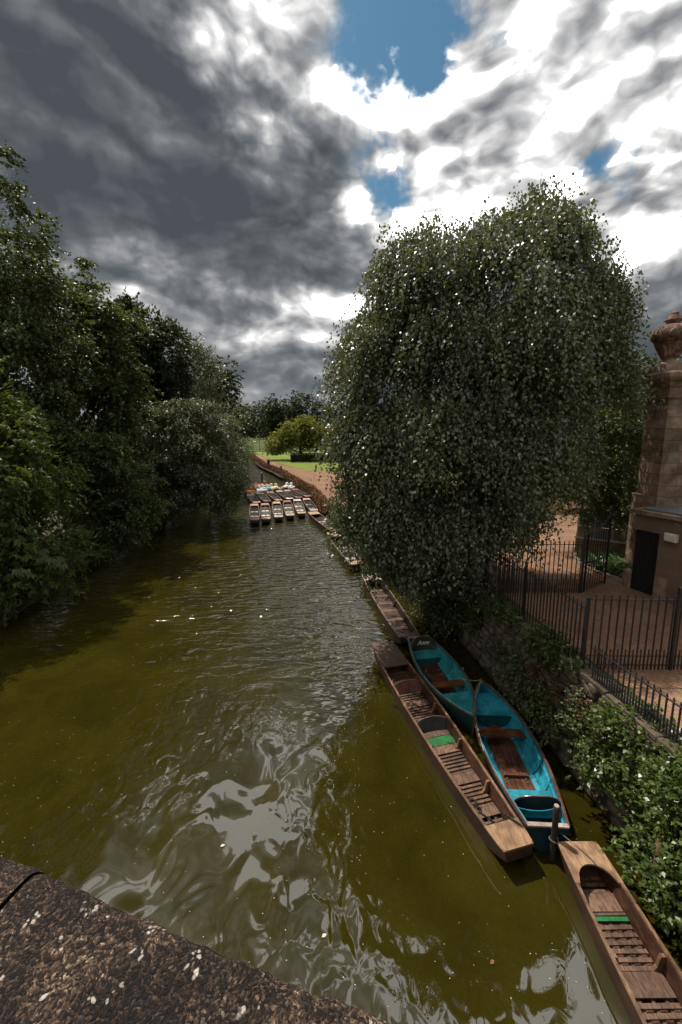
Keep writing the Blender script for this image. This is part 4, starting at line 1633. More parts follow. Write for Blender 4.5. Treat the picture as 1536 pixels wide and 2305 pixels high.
# ---------------------------------------------------------------- iron fences
def picket_mesh(h, tip=.10, w=.011, name='picket', mat='iron'):
    m = MB()
    m.loft([[(-w, -w, 0), (w, -w, 0), (w, w, 0), (-w, w, 0)], [(-w, -w, h - tip), (w, -w, h - tip), (w, w, h - tip), (-w, w, h - tip)]], True, False)
    f = .026
    rings = []
    for (r, zz_) in ((w * 1.6, h - tip), (w * 1.6, h - tip + .012), (w * .8, h - tip + .016), (f * .9, h - tip + .040), (f * .72, h - tip * .45), (.002, h)):
        rings.append([(r * math.cos(a), r * .55 * math.sin(a), zz_) for a in np.linspace(0, 2 * math.pi, 7)[:-1]])
    m.loft(rings)
    return m


PK = {}


def fence(label, pts, h, spacing, posts, dog=None, z0=None, post_h=None, rails=None, pw=.055):
    """railing along a polyline; posts = indices of points that carry a post; dog = height of short bars between pickets"""
    t = thing('iron_fence', label, 'fence', (pts[0][0], pts[0][1], gz(pts[0][1]) if z0 is None else z0))
    base = Vector(t.location)
    P = [Vector((p[0], p[1], base.z)) for p in pts]
    for i in posts:
        p = P[i] - base
        hh = (post_h or h) + .02
        m = MB()
        m.box((p.x, p.y, hh / 2 - .1), (pw, pw, hh + .2))
        m.loft([[(p.x + sx * q, p.y + sy * q, zz_) for sx, sy in ((-1, -1), (1, -1), (1, 1), (-1, 1))] for q, zz_ in ((pw * .68, hh + .001), (pw * .68, hh + .02), (pw * .3, hh + .05))])
        m.build('post', 'iron', t)
    for i in range(len(P) - 1):
        a, c = P[i] - base, P[i + 1] - base
        d = c - a
        ang = math.atan2(d.y, d.x)
        ln = d.length
        for zr in (rails or (.12, h - .16)):
            mid = (a + c) / 2
            block('rail', 'iron', t, (mid.x, mid.y, zr), (ln, .034, .014), rz=ang)
        if dog:
            mid = (a + c) / 2
            block('rail', 'iron', t, (mid.x, mid.y, dog * .62), (ln, .030, .012), rz=ang)
        n = max(1, int(round(ln / spacing)))
        for k in range(n):
            q = a + d * ((k + .5) / n)
            key = (round(h, 2))
            if key not in PK:
                PK[key] = picket_mesh(h).build('picket', 'iron', t)
                o_ = PK[key]
            else:
                o_ = inst(PK[key], t)
            o_.location = (q.x, q.y, -.04)
            o_.rotation_euler = (0, 0, ang)
            if dog and k < n - 1:
                q = a + d * ((k + 1.0) / n)
                key = ('d', round(dog, 2))
                if key not in PK:
                    PK[key] = picket_mesh(dog, .09, .009).build('dog_bar', 'iron', t)
                    o_ = PK[key]
                else:
                    o_ = inst(PK[key], t)
                o_.location = (q.x, q.y, -.04)
                o_.rotation_euler = (0, 0, ang)
    return t


fence('tall black iron fence with spear tips along the river wall under the birch', [(4.38, 15.0), (4.66, 12.3), (4.88, 10.06), (5.16, 7.86)], 1.74, .125, [0, 1, 2, 3], post_h=1.80)
fence('black iron fence panel crossing the gravel from the river corner post to the right', [(5.23, 7.86), (7.02, 7.84), (8.8, 7.82)], 1.74, .162, [1, 2], dog=.52, post_h=1.80)
fence('black iron cross fence farther back, ending at the open swept gate', [(4.86, 11.86), (7.50, 11.86)], 1.74, .142, [1], dog=.50, post_h=1.84)
fence('low black spiked fence on the wall top nearest the bridge', [(5.14, 7.55), (5.52, 5.4), (5.72, 3.4)], .82, .118, [], dog=.40, rails=(.05, .68))

# swept gate leaf standing open
t = thing('iron_gate', 'open black iron gate leaf with a swept curved top', 'gate', (7.62, 11.92, 2.4), math.atan2(.62, 1.0))
gl = 1.35
m = MB()
m.box((.02, 0, .95), (.04, .04, 1.9))
m.build('stile', 'iron', t)
m = MB()
m.box((gl, 0, 1.2), (.04, .04, 2.4))
m.build('stile', 'iron', t)
top = lambda u: 1.86 + .52 * (u / gl) ** 2.2
m = MB()
m.tube([(gl * i / 14, 0, top(gl * i / 14)) for i in range(15)], .018, 6)
m.build('top_rail', 'iron', t)
for zr in (.12, .95):
    block('rail', 'iron', t, (gl / 2, 0, zr), (gl, .034, .016))
for k in range(9):
    u = gl * (k + .5) / 9
    hgt = top(u) + .14
    picket_mesh(hgt, .12, .009).build('picket', 'iron', t, loc=(u, 0, 0))

# ---------------------------------------------------------------- gate pier of ashlar blocks, with its urn
PX, PY, PZ = 10.52, 12.95, 2.4
t = thing('gate_pier', 'tall weathered stone gate pier at the right edge', 'pier', (PX, PY, PZ))
half = .45
z = 0.0
ci = 0
while z < 6.0:
    hgt = .36 if z > 2.7 else .42
    hgt = min(hgt, 6.02 - z)
    hw_ = half + (.09 if z < 2.75 else 0)
    cuts = [-1, -.15 + .3 * (ci % 2), 1] if ci % 2 else [-1, .28, 1]
    for k in range(2):
        a, c = cuts[k], cuts[k + 1]
        for sy in (-1, 1):
            block('stone_block', 'ashlar', t, ((a + c) / 2 * hw_, sy * hw_ / 2, z + hgt / 2), ((c - a) * hw_ - .006, hw_ - .004, hgt - .006), rot=(random.uniform(-.004, .004),) * 2 + (random.uniform(-.006, .006),), bevel=.022)
    z += hgt
    ci += 1
m = MB()
prof = [(.48, 6.00), (.53, 6.06), (.47, 6.10), (.47, 6.34), (.52, 6.40), (.56, 6.50), (.68, 6.56), (.74, 6.64), (.74, 6.76), (.62, 6.84)]
m.loft([[(sx * r, sy * r, zz_ + .002) for sx, sy in ((-1, -1), (1, -1), (1, 1), (-1, 1))] for r, zz_ in prof])
m.build('cornice', 'ashlar', t)
m = MB()
m.box((0, 0, 3.0), (.80, .80, 5.96))
m.build('core', 'mortar', t)

t = thing('stone_urn', 'carved stone urn on top of the gate pier', 'urn', (PX - .24, PY - .02, PZ + 6.842))
m = MB()
m.box((0, 0, .10), (.78, .78, .20))
m.build('plinth', 'ashlar', t)
m = MB()
m.lathe([(.34, .20), (.34, .25), (.22, .30), (.17, .36), (.19, .42), (.24, .44)], 28)
m.build('foot', 'ashlar', t, True)
m = MB()
m.lathe([(.20, .44), (.26, .54), (.33, .68), (.39, .82), (.415, .90), (.43, .905)], 64, mod=lambda a, z_: 1 + .045 * math.cos(16 * a))
m.build('fluted_cup', 'urn_stone', t, True)
m = MB()
m.lathe([(.40, .905), (.47, .97), (.515, 1.06), (.53, 1.16), (.50, 1.28), (.43, 1.36), (.34, 1.40), (.22, 1.44)], 48, mod=lambda a, z_: 1 + .018 * math.cos(8 * a) * (z_ < 1.3))
m.build('bowl', 'urn_stone', t, True)
m = MB()
m.lathe([(.18, 1.44), (.17, 1.52), (.24, 1.56), (.23, 1.60), (.15, 1.63), (.16, 1.67), (.13, 1.70), (.09, 1.74), (.11, 1.78), (.07, 1.82), (.02, 1.83)], 32, mod=lambda a, z_: 1 + .09 * math.cos(10 * a) * (z_ > 1.53))
m.build('flame_finial', 'urn_stone', t, True)
for k in range(8):
    a = 2 * math.pi * k / 8 + .2
    m = MB()
    ring = []
    for q, (wd, zz_, rr_) in enumerate(((.09, 1.0, .50), (.12, 1.10, .535), (.09, 1.20, .532), (.03, 1.29, .50))):
        ring.append([((rr_ + .012) * math.cos(a + s_ * wd / .5), (rr_ + .012) * math.sin(a + s_ * wd / .5), zz_) for s_ in (-1, -.4, .4, 1)] + [((rr_ - .03) * math.cos(a + s_ * wd / .5), (rr_ - .03) * math.sin(a + s_ * wd / .5), zz_) for s_ in (1, -1)])
    m.loft(ring)
    m.build('carved_leaf', 'ashlar', t, True)

# ---------------------------------------------------------------- small lodge against the pier
LA = math.atan2(10.9 - 12.2, 9.75 - 9.2)            # its river face runs towards the bridge
t = thing('lodge', 'small flat roofed stone lodge below the gate pier', 'building', (9.2, 12.2, 2.4), LA)
# local: x along the face, y outward from the building is -y ... building lies on +y side
LN, DP, HT = 4.2, 2.6, 2.52
m = MB()
m.box((.04, DP / 2 + .3, HT / 2), (.08, DP - .6, HT))
m.box(((.74 + LN) / 2, .12, HT / 2), (LN - .74, .24, HT))
m.box((.37, .12, HT - .26), (.74, .24, .52))
m.box((LN - .12, DP / 2 + .13, HT / 2), (.24, DP - .26, HT - .01))
m.build('wall', 'render_wall', t)
m = MB()
m.box((LN / 2 + .05, DP / 2 - .02, HT + .05), (LN + .22, DP + .26, .12))
m.build('cornice', 'ashlar', t)
m = MB()
m.box((LN / 2 + .1, DP / 2 + .05, HT + .135), (LN - .1, DP - .05, .05))
m.build('roof', 'lead_roof', t)
m = MB()
m.box((.37, .18, (HT - .52) / 2), (.73, .05, HT - .522))
dr = m.build('door', 'door_dark', t)
for k in range(5):
    block('door_plank', 'door_dark', dr, (.37 - .29 + k * .145, .148, (HT - .54) / 2), (.136, .016, HT - .56), bevel=.08)
m = MB()
m.box((2.55, .0, 1.0), (.95, .03, 1.9))
m.build('door_leaf', 'varnish_wood', t)
for (x0, z0_) in ((.74, 0),):
    m = MB()
    m.box((x0 + .18, -.012, .36), (.34, .03, .72))
    m.build('quoin', 'ashlar', t)

t = thing('wall_lamp', 'cream box shaped lamp on the lodge wall', 'lamp', (0, 0, 0))
lw = Matrix.Translation((9.2, 12.2, 2.4)) @ Matrix.Rotation(LA, 4, 'Z')
t.matrix_world = lw @ Matrix.Translation((1.12, 0, 2.0))
m = MB()
rings = []
for (q, y0) in ((.13, -.07), (.15, -.10), (.15, -.22), (.12, -.25)):
    rings.append([(sx * q * 1.05, y0, sz * q * .78) for sx, sz in ((-1, -1), (1, -1), (1, 1), (-1, 1))])
m.loft(rings)
m.build('housing', 'lamp_plastic', t)
m = MB()
m.box((-.04, -.035, 0), (.16, .07, .16))
m.build('bracket', 'iron', t)

# ---------------------------------------------------------------- planted bed, kerb, glass frame, stub, low mound bed
kpts = [(11.3, 18.6), (10.6, 17.4), (9.9, 16.2), (9.45, 15.1), (9.22, 14.3), (9.22, 13.7), (9.32, 13.1), (9.42, 12.6)]
kt = thing('bed_kerb', 'pale stone edging curving round the strap leaved bed', 'kerb', (0, 0, 0))
for i in range(len(kpts) - 1):
    a, c = Vector(kpts[i]), Vector(kpts[i + 1])
    for q in range(2):
        p0, p1 = a.lerp(c, q / 2), a.lerp(c, (q + 1) / 2)
        mid = (p0 + p1) / 2
        block('kerb_stone', 'kerb_stone', kt, (mid.x, mid.y, gz(mid.y) + .05), ((p1 - p0).length - .012, .11, .15), rz=math.atan2((p1 - p0).y, (p1 - p0).x), bevel=.06)
m = MB()
m.loft([[(x + .06, y, gz(y) + .05) for x, y in kpts], [(x + 2.6, y + .3, gz(y) + .06) for x, y in kpts]], closed=False, caps=False)
bo = m.build('bed_soil', 'soil')
tag(bo, kind='structure')


def strap_plant(label, x, y, n, h, grp):
    t = thing('strap_leaf_plant', label, 'plant', (x, y, gz(y) + .05), 0, grp)
    for k in range(n):
        a = random.uniform(0, 2 * math.pi)
        l = h * random.uniform(.7, 1.25)
        bend = random.uniform(.5, 1.15)
        w = .035
        V = []
        for i in range(6):
            f = i / 5
            r = l * (f * .35 + .65 * f * f * bend)
            zz_ = l * (1.05 * f - .85 * bend * f * f * f)
            ww = w * (1 - f ** 3) + .004
            V.append(((r * math.cos(a) - ww * math.sin(a)), (r * math.sin(a) + ww * math.cos(a)), zz_))
            V.append(((r * math.cos(a) + ww * math.sin(a)), (r * math.sin(a) - ww * math.cos(a)), zz_))
        Q = np.array([(2 * i, 2 * i + 1, 2 * i + 3, 2 * i + 2) for i in range(5)])
        ox, oy = random.uniform(-.12, .12), random.uniform(-.12, .12)
        np_mesh('leaf', np.array(V) + np.array([ox, oy, 0]), Q, 'leaf_strap', t, np.full(5, random.random()))
    return t


sp_ = [(9.75, 13.5), (9.6, 14.1), (10.05, 13.1), (10.2, 13.9), (10.3, 14.6), (9.95, 14.8), (10.6, 15.2), (9.85, 12.85)]
names_ = ['nearest the stone stub', 'at the kerb bend', 'beside the gate pier', 'in the middle of the bed', 'behind the middle of the bed', 'at the far kerb', 'at the back below the glass frame', 'in front corner of the bed']
for (x, y), nm in zip(sp_, names_):
    strap_plant('glossy strap leaved plant ' + nm, x, y, 26, .86, 'strap leaved plants in the kerbed bed')
m = MB()
m.loft([[(sx * q, sy * q, zz_) for sx, sy in ((-1, -1), (1, -1), (1, 1), (-1, 1))] for q, zz_ in ((.14, 0), (.14, .52), (.11, .58))])
tag(m.build('stone_stub', 'ashlar', None, loc=(9.42, 12.42, 2.4)), 'short square stone stub at the end of the kerbed bed', 'bollard')

# glass frame (cold frame) behind the bed
t = thing('glass_frame', 'low stone walled glazed frame behind the strap leaved bed', 'glasshouse', (11.6, 16.6, gz(16.6)), R(-32))
m = MB()
m.box((0, 0, .40), (2.6, 1.1, .80))
m.build('base_wall', 'ashlar', t)
for k in range(5):
    x = -1.25 + k * .625
    m = MB()
    m.tube([(x, -.52, .80), (x, -.52, 1.35), (x, .52, 1.9)], .028, 5)
    m.build('glazing_bar', 'frame_white', t)
for k in range(4):
    x = -1.25 + (k + .5) * .625
    m = MB()
    m.box((x, -.52, 1.08), (.57, .012, .52))
    m.build('pane', 'glass', t)
    m = MB()
    m.loft([[(x - .28, -.51, 1.36), (x + .28, -.51, 1.36), (x + .28, -.51, 1.372), (x - .28, -.51, 1.372)], [(x - .28, .5, 1.88), (x + .28, .5, 1.88), (x + .28, .5, 1.892), (x - .28, .5, 1.892)]])
    m.build('pane', 'glass', t)
m = MB()
m.box((0, -.53, .83), (2.7, .12, .06))
m.build('sill', 'frame_white', t)


def shrub(name, label, base, ells, mat, nb_, per, nl, size, sig=.14, length=.28, aspect=.65, group=None, cat='bush', zmin=None, fill=0, up=.8, droop=.2, stems=True):
    t = thing(name, label, cat, base, 0, group)
    ls = [(e[0] - base[0], e[1] - base[1], e[2] - base[2]) + tuple(e[3:]) for e in ells]
    C, d, r = shell_points(ls, nb_, .45)
    P, A = sprays(C, per, sig, nl, droop, length, d, zmin)
    if fill:
        Cf, df, _ = shell_points(ls, fill, .05)
        P, A = np.concatenate([P, Cf]), np.concatenate([A, df])
    make_crown('foliage', t, mat, P, A, size, aspect, up)
    if stems:
        m = MB()
        st = Vector((0, 0, -.1))
        e = Vector(C[0])
        m.tube([st, st.lerp(e, .5) + Vector((0, 0, .1)), e], [.03, .02, .008], 5)
        m.build('stem', 'bark', t)
    return t, C, d


# bush hanging over the wall by the near fence, its larger leaves one by one
bu, Cb, db = shrub('wall_bush', 'bright green bush spilling over the river wall by the low fence', (5.55, 5.6, 2.38),
                   [(5.25, 6.2, 2.15, .42, .75, .40), (5.30, 5.3, 1.95, .55, .85, .62), (5.75, 5.0, 2.55, .75, .7, .50), (5.20, 4.4, 1.4, .52, .9, .95), (5.6, 3.6, 2.0, .7, .9, .8), (5.1, 5.2, .95, .32, .9, .7), (6.1, 4.6, 2.6, .6, .7, .5), (5.02, 6.7, 1.5, .34, .7, .75), (4.95, 5.0, .6, .36, .7, .5), (5.05, 4.0, .7, .4, .8, .6)],
                   'leaf_bright', 330, 10, 8, .076, .10, .20, fill=7000)
V, Q = leaf_quads(np.array([[.5, 0, 0.]]), np.array([[1.0, 0, -.15]]), np.array([[0, 0, 1.0]]), [1.0], [.72], .05)
pl = np_mesh('leaf', V * .085, Q, 'leaf_bright', bu, np.array([.75]))
for i in range(220):
    o_ = pl if i == 0 else inst(pl, bu)
    k = rng.integers(len(Cb))
    p = Cb[k] + rng.normal(size=3) * .14 + db[k] * .08
    o_.location = p
    o_.rotation_euler = (random.uniform(-.5, .5), random.uniform(-.2, .6), random.uniform(0, 6.28))
    s_ = random.uniform(.7, 1.35)
    o_.scale = (s_,) * 3
shrub('ivy_curtain', 'dark ivy growing down the river wall behind the blue boat', (4.72, 9.6, 1.0),
      [(4.72, 9.4, 1.0, .14, 1.5, .8), (4.95, 7.2, 1.3, .14, .7, .7), (5.2, 4.6, .7, .14, 1.6, .6)], 'leaf_ivy', 150, 8, 8, .075, .14, .22, cat='ivy', fill=900)
shrub('fern_clump', 'dark fern like clump on the wall top by the middle fence post', (4.85, 8.9, 2.40), [(4.85, 8.9, 2.45, .28, .45, .26), (4.98, 8.25, 2.45, .2, .35, .28)], 'leaf_mid', 40, 9, 8, .08, .08, .22)
shrub('weed_clump', 'small green weeds on the wall top at the first fence post', (4.62, 10.4, 2.38), [(4.62, 10.3, 2.42, .2, .4, .22), (4.55, 11.3, 2.4, .22, .5, .28)], 'leaf_mid', 36, 9, 8, .08, .08, .2)
shrub('weed_clump', 'dry brown weeds trailing over the wall face behind the blue boat', (4.9, 8.6, 1.9), [(4.84, 8.8, 1.75, .14, .8, .4), (5.05, 7.2, 1.9, .14, .6, .3)], 'leaf_copper', 50, 8, 8, .05, .09, .2)
shrub('bank_shrub', 'dense dark shrub on the bank under the birch', (4.1, 14.0, 1.6), [(3.75, 13.8, 1.3, .55, 1.0, 1.1), (3.6, 15.2, 1.0, .55, 1.1, 1.0), (4.2, 12.5, 1.5, .38, .7, .8), (3.3, 17.0, .9, .5, 1.2, .8), (4.2, 13.4, 2.2, .5, .8, .6)], 'leaf_ivy', 190, 10, 9, .085, .14, .28, fill=4500)
shrub('bank_shrub', 'low dark shrubs along the bank beyond the birch', (2.2, 22.0, 1.2), [(2.6, 19.6, 1.2, .6, 1.4, .8), (2.0, 22.4, 1.1, .6, 1.6, .8), (1.1, 25.6, 1.0, .6, 1.8, .7), (.0, 29.4, .8, .5, 1.9, .7)], 'leaf_mid', 130, 9, 9, .11, .2, .34, fill=2600)
t, _, _ = shrub('ragwort', 'small plant with yellow flowers on the dark wall', (4.25, 11.75, 1.8), [(4.25, 11.75, 1.85, .18, .22, .18)], 'leaf_mid', 16, 7, 6, .06, .06, .14, cat='flower')
for k in range(26):
    V, Q = leaf_quads(np.zeros((3, 3)) + rng.normal(size=(3, 3)) * .008, rng.normal(size=(3, 3)) * np.array([1, 1, .2]), np.array([[0, 0, 1.0]] * 3), [.035] * 3, [.03] * 3)
    np_mesh('flower_head', V, Q, 'petal_yellow', t, rng.random(3), loc=tuple(rng.normal(size=3) * np.array([.12, .14, .06]) + np.array([-.05, -.05, .17])))
for (x, y, r, h_, lab) in ((5.12, 5.42, .055, 1.28, 'cut wooden stake standing among the bush leaves below the low fence'),):
    t = thing('cut_stake', lab, 'stake', (x - .16, y - .12, 0))
    m = MB()
    m.lathe([(r, -.3), (r, h_ * .5), (r * .96, h_)], 14)
    m.build('shaft', 'log_wood', t, True)
    m = MB()
    m.lathe([(r * .94, h_ + .001), (r * .93, h_ + .012), (.01, h_ + .014)], 14)
    m.build('cut_end', 'log_end', t)

# ---------------------------------------------------------------- distance
# copper hedge along the river walk
ht = thing('copper_hedge', 'low reddish brown hedge along the far riverside walk', 'hedge', (-7, 55, 1.0))
hy = np.concatenate([np.linspace(33, 100, 900)])
hx = np.array([bank_x(y) for y in hy]) + .0
C = np.stack([hx, hy, np.full_like(hy, 1.0)], 1)
n = 24000
k = rng.integers(0, len(C), n)
P = C[k] + np.stack([rng.normal(0, .20, n), rng.normal(0, .1, n), rng.uniform(-.80, .22, n) * (1 + .15 * np.sin(hy[k] * 2.1) * np.sin(hy[k] * .73))], 1)
make_crown('foliage', ht, 'leaf_hedge', P - np.array(ht.location), rand_dirs(n), .20, .6, .4)
rings = []
m = MB()
for y in np.linspace(33, 100, 30):
    x = bank_x(y) + .05
    rings.append([(x - .26 + 7, y - 55, -.9), (x + .1 + 7, y - 55, -.9), (x + .1 + 7, y - 55, .10), (x - .1 + 7, y - 55, .10)])
m.loft(rings)
m.build('stem_core', 'bark', ht)

# landing stage below the hedge
t = thing('landing_stage', 'dark timber landing stage at the foot of the far hedge', 'jetty', (0, 0, 0))
jy = [58, 64, 70, 76, 84]
for i in range(len(jy) - 1):
    a, c = Vector((bank_x(jy[i]) - .55, jy[i], .42)), Vector((bank_x(jy[i + 1]) - .55, jy[i + 1], .42))
    d = c - a
    mid = (a + c) / 2
    for off in (-.25, 0):
        block('plank', 'jetty_wood', t, (mid.x + off, mid.y, .42), (d.length + .05, .27, .05), rz=math.atan2(d.y, d.x))
    block('fascia', 'jetty_wood', t, (a.x - .4, a.y, .1), (.12, .12, .9))

# clipped dark hedge block on the lawn, yellow-leaved tree, lawn edging
t = thing('clipped_hedge', 'clipped dark box hedge block on the far lawn under the yellow tree', 'hedge', (-5.6, 78.5, 1.0))
n = 7000
P = np.stack([rng.uniform(-4.2, 7.0, n), rng.uniform(-1.4, 1.4, n), rng.uniform(.0, 1.65, n)], 1)
f = rng.integers(0, 3, n)
P[f == 0, 2] = 1.6 + rng.normal(0, .05, (f == 0).sum())
P[f == 1, 1] = -1.4 + rng.normal(0, .05, (f == 1).sum())
make_crown('foliage', t, 'leaf_far', P, rand_dirs(n), .26, .6, .5)
m = MB()
m.box((1.4, 0, .78), (11, 2.6, 1.5))
m.build('stem_core', 'bark', t)

tree('golden_tree', 'rounded yellow green tree lit by the sun on the far lawn', (-8.6, 84, 1.0), .35,
     [(-8.9, 83, 6.4, 3.6, 3.2, 3.0), (-5.2, 83.5, 6.0, 3.2, 3.0, 3.2), (-12.2, 83.5, 5.2, 2.8, 2.6, 2.6), (-7.0, 82.5, 7.6, 2.4, 2.4, 2.2), (-14.0, 83.4, 4.2, 1.5, 1.6, 1.8), (-1.8, 84, 5.4, 3.0, 2.6, 2.8)],
     'leaf_yellow', 'bark', 330, 9, 11, .55, .7, .30, .35, .62, .45, 2.0, fill=3500)

# dark wood beyond the field, tree by tree
far = [(-86, 298, 26, 'leaf_far'), (-75, 304, 28, 'leaf_far_blue'), (-64, 297, 25, 'leaf_far'), (-53, 300, 23, 'leaf_far_blue'),
       (-42, 250, 25, 'leaf_far'), (-33, 255, 28, 'leaf_far_blue'), (-24, 248, 26.5, 'leaf_far'), (-15, 254, 27, 'leaf_far_blue'), (-6, 250, 21, 'leaf_far'),
       (-69, 290, 15, 'leaf_mid'), (-47, 285, 13, 'leaf_mid')]
adj = ['leftmost', 'second from left', 'third from left', 'fourth from left', 'fifth from left', 'sixth from left', 'seventh from left', 'eighth from left', 'rightmost beside the birch']
for i, (x, y, h_, mt) in enumerate(far):
    k = 1.0
    e = []
    w = h_ * .55
    for q in range(7):
        e.append((x + random.uniform(-.5, .5) * w, y + random.uniform(-.3, .3) * w, 1 + h_ * (.12 + .12 * q) + random.uniform(-.6, .6), w * random.uniform(.55, .8) * (1.15 - .10 * q), w * .6, h_ * .17))
    nm = 'dark tree in the wood beyond the field, ' + adj[i] if i < 9 else ('small lighter tree at the field edge, ' + ('left one' if i == 9 else 'right one'))
    tree('wood_tree', nm, (x, y, 1.0), .5, e, mt, 'bark', 150, 6, 8, 1.5, 1.9, 1.05, .2, .7, .4, 1.0, group='trees of the far wood', fill=700)

# field fence and gate beyond the path, with thin tall posts
t = thing('field_fence', 'tall thin dark fence at the near edge of the playing field', 'fence', (-30, 116, 1.0))
for k in range(13):
    m = MB()
    m.box((k * 3.2, 0, 1.9), (.10, .10, 3.8))
    m.build('post', 'iron', t)
for zr in (.5, 1.3, 2.4, 3.6):
    block('rail', 'iron', t, (19.2, 0, zr), (38.4, .03, .035))
for k in range(96):
    block('wire_bar', 'iron', t, (.2 + k * .4, .02, .65), (.035, .035, 1.3))

# ---------------------------------------------------------------- people
def person(label, x, y, z, rz, top, legs, h=1.74, stride=.16, lean=.04, group=None, hair='hair_dark'):
    t = thing('person', label, 'person', (x, y, z), rz, group)
    k = h / 1.74
    J = {'pel': (0, 0, .96), 'chest': (lean, 0, 1.30), 'neck': (lean * 1.4, 0, 1.49), 'head': (lean * 1.7, 0, 1.60), 'crown': (lean * 1.8, 0, 1.72)}
    edges = [('pel', 'chest'), ('chest', 'neck'), ('neck', 'head'), ('head', 'crown')]
    rad = {'pel': (.155, .12), 'chest': (.185, .125), 'neck': (.062, .062), 'head': (.088, .10), 'crown': (.062, .07)}
    for s_, nm in ((1, 'l'), (-1, 'r')):
        st = stride * s_
        J.update({nm + 'hip': (0, s_ * .10, .90), nm + 'kn': (st * .6 + .03, s_ * .105, .50), nm + 'an': (st * 1.2 - .02, s_ * .11, .09), nm + 'to': (st * 1.2 + .15, s_ * .12, .035),
                  nm + 'sh': (lean, s_ * .20, 1.42), nm + 'el': (lean - st * .5, s_ * .26, 1.13), nm + 'wr': (lean + .10 - st * .6, s_ * .25, .90), nm + 'ha': (lean + .14 - st * .6, s_ * .24, .80)})
        edges += [('pel', nm + 'hip'), (nm + 'hip', nm + 'kn'), (nm + 'kn', nm + 'an'), (nm + 'an', nm + 'to'), ('chest', nm + 'sh'), (nm + 'sh', nm + 'el'), (nm + 'el', nm + 'wr'), (nm + 'wr', nm + 'ha')]
        rad.update({nm + 'hip': (.095, .095), nm + 'kn': (.062, .062), nm + 'an': (.045, .045), nm + 'to': (.038, .034), nm + 'sh': (.068, .068), nm + 'el': (.046, .046), nm + 'wr': (.034, .034), nm + 'ha': (.04, .028)})
    ks = list(J)
    me = bpy.data.meshes.new('body')
    me.from_pydata([tuple(c * k for c in J[q]) for q in ks], [(ks.index(a), ks.index(c)) for a, c in edges], [])
    o_ = bpy.data.objects.new('body', me)
    COL.objects.link(o_)
    sk = o_.modifiers.new('skin', 'SKIN')
    for i, q in enumerate(ks):
        me.skin_vertices[0].data[i].radius = tuple(c * k for c in rad[q])
        me.skin_vertices[0].data[i].use_root = (q == 'pel')
    ss = o_.modifiers.new('sub', 'SUBSURF')
    ss.levels = ss.render_levels = 1
    bpy.context.view_layer.update()
    dg = bpy.context.evaluated_depsgraph_get()
    me2 = bpy.data.meshes.new_from_object(o_.evaluated_get(dg))
    bpy.data.objects.remove(o_)
    for mm in (legs, top, 'skin', hair):
        me2.materials.append(MATS[mm])
    for p_ in me2.polygons:
        c = p_.center / k
        mi = 0 if c.z < .97 else 1
        if c.z > 1.51 or (c.z < .93 and abs(c.y) > .19):
            mi = 2
        if c.z > 1.66 or (c.z > 1.56 and c.x < lean * 1.7 - .02):
            mi = 3
        p_.material_index = mi
        p_.use_smooth = True
    bo = bpy.data.objects.new('body', me2)
    COL.objects.link(bo)
    bo.parent = t
    return t


person('person in dark clothes walking on the far riverside path', -11.7, 64.2, 1.02, R(-70), 'cloth_dark', 'cloth_dark')
for (x, y, st, lab) in ((-61.5, 268, .12, 'tiny figure in white on the playing field, left one'), (-55.0, 262, .02, 'tiny figure in white on the playing field, right one')):
    person(lab, x, y, 1.02, R(-80), 'cloth_white', 'cloth_white', group='figures in white on the field', stride=st)
# low grey kerb line across the lawn
t = MB()
t.box((0, 0, 0), (11, .16, .14))
tag(t.build('lawn_edging', 'kerb_stone', None, loc=(-3.6, 76.4, 1.08)), 'pale straight stone edging in front of the clipped hedge', 'kerb')
# triangular planted bed on the forecourt
shrub('bed_shrub', 'yellow green clump in the wedge shaped bed on the forecourt', (13.6, 27.4, gz(27.4)), [(13.5, 27.6, 1.7, 1.1, .8, .6), (12.6, 28.0, 1.7, .9, .7, .6)], 'leaf_yellow', 60, 9, 8, .14, .2, .3)
m = MB()
for a, c in (((11.6, 26.9), (15.0, 26.9)), ((15.0, 26.9), (14.4, 28.6))):
    d = Vector((c[0] - a[0], c[1] - a[1]))
    m.box(((a[0] + c[0]) / 2, (a[1] + c[1]) / 2, gz(27.4) + .05), (d.length, .14, .14), math.atan2(d.y, d.x))
tag(m.build('wedge_kerb', 'kerb_stone'), 'pale stone edging of the wedge shaped bed', 'kerb')

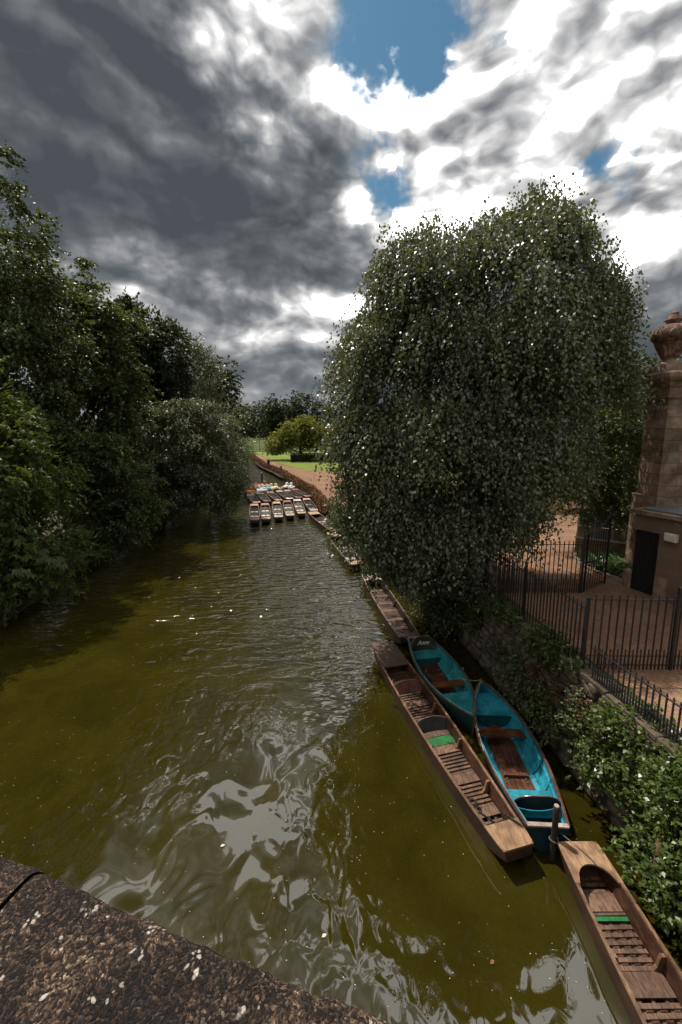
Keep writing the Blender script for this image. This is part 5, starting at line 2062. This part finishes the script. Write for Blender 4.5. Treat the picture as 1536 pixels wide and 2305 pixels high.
# ---------------------------------------------------------------- bridge under the camera
t = thing('bridge_parapet', 'gritty brown stone bridge parapet in the bottom left foreground', 'parapet', (-.135, .270, 0), math.atan2(.205 - .318, .05 + .32))
def coping(ln, x0, name='coping_stone'):
    nx, ny = int(ln * 150), 90
    X = np.linspace(x0, x0 + ln, nx + 1)
    prof = []
    for j in range(ny + 1):
        f = j / ny
        if f < .12:
            g_ = f / .12
            prof.append((.0 - .004, 6.96 + .125 * g_))
        elif f < .2:
            a_ = (f - .12) / .08 * math.pi / 2
            prof.append((-.018 * (1 - math.cos(a_)) - .0, 7.085 + .018 * math.sin(a_)))
        else:
            prof.append((-.02 - (f - .2) / .8 * .40, 7.103 + .006 * (f - .2)))
    V = np.zeros(((nx + 1) * (ny + 1), 3))
    k = 0
    Pm = np.array(prof)
    for i, x in enumerate(X):
        V[k:k + ny + 1, 0] = x
        V[k:k + ny + 1, 1:] = Pm
        k += ny + 1
    d_ = np.array([mnoise.noise(Vector((v[0] * 26, v[1] * 26, v[2] * 26))) * .0014 + mnoise.noise(Vector((v[0] * 70, v[1] * 70, v[2] * 70))) * .0014 + mnoise.noise(Vector((v[0] * 6, v[1] * 6, v[2] * 6))) * .0012 for v in V])
    V[:, 2] += d_
    V[:, 1] += d_ * 1.1
    idx = np.arange((nx + 1) * (ny + 1)).reshape(nx + 1, ny + 1)
    Q = np.stack([idx[:-1, :-1], idx[:-1, 1:], idx[1:, 1:], idx[1:, :-1]], -1).reshape(-1, 4)
    o_ = np_mesh(name, V, Q[:, ::-1], 'coping_stone', t)
    o_.data.polygons.foreach_set('use_smooth', np.ones(len(Q), bool))
    return o_


coping(.312, -.46)
coping(.604, -.144)
m = MB()
m.box((-.146, -.21, 7.02), (.012, .40, .13))
m.build('joint', 'mortar', t)
for x0, ln in ((-1.62, 1.15), (.47, 1.15)):
    m = MB()
    m.box((x0 + ln / 2, -.21, 7.03), (ln, .42, .145))
    m.build('coping_stone', 'coping_stone', t)
m = MB()
prof = [(-8.0, 6.955), (8.0, 6.955)] + [(8 - 16 * i / 24, 5.2 - 5.0 * abs(1 - 2 * i / 24) ** 2.4) for i in range(25)]
m.loft([[(x, yy, z_) for x, z_ in prof] for yy in (-.36, -.06)])
m.build('spandrel_wall', 'ashlar', t)

# ---------------------------------------------------------------- flecks and petals afloat
n = 1500
yy = rng.uniform(2.5, 26, n) ** 1.0
X = np.array([rng.uniform(left_x(y) + .5, bank_x(y) - .3) for y in yy])
P = np.stack([X, yy, np.full(n, .006)], 1)
V, Q = leaf_quads(P, np.stack([rng.normal(size=n), rng.normal(size=n), np.zeros(n)], 1), np.tile([0, 0, 1.0], (n, 1)), rng.uniform(.008, .022, n), rng.uniform(.006, .016, n), .02)
o_ = np_mesh('floating_flecks', V, Q, 'fleck')
tag(o_, 'pale petals and seeds floating on the olive water', 'debris', kind='stuff')
for (x, y, lab) in ((-2.15, 6.2, 'pale leaf floating left of the bright reflections'), (-.25, 4.9, 'pale leaf floating in the middle of the near water'), (2.15, 4.6, 'reddish leaf floating beside the nearest punt')):
    V, Q = leaf_quads(np.array([[0, 0, .01]]), np.array([[1.0, .6, 0]]), np.array([[0, 0, 1.0]]), [.09], [.055], .06)
    tag(np_mesh('floating_leaf', V, Q, 'fleck' if 'pale' in lab else 'leaf_hedge', None, np.array([.8]), loc=(x, y, 0)), lab, 'leaf')
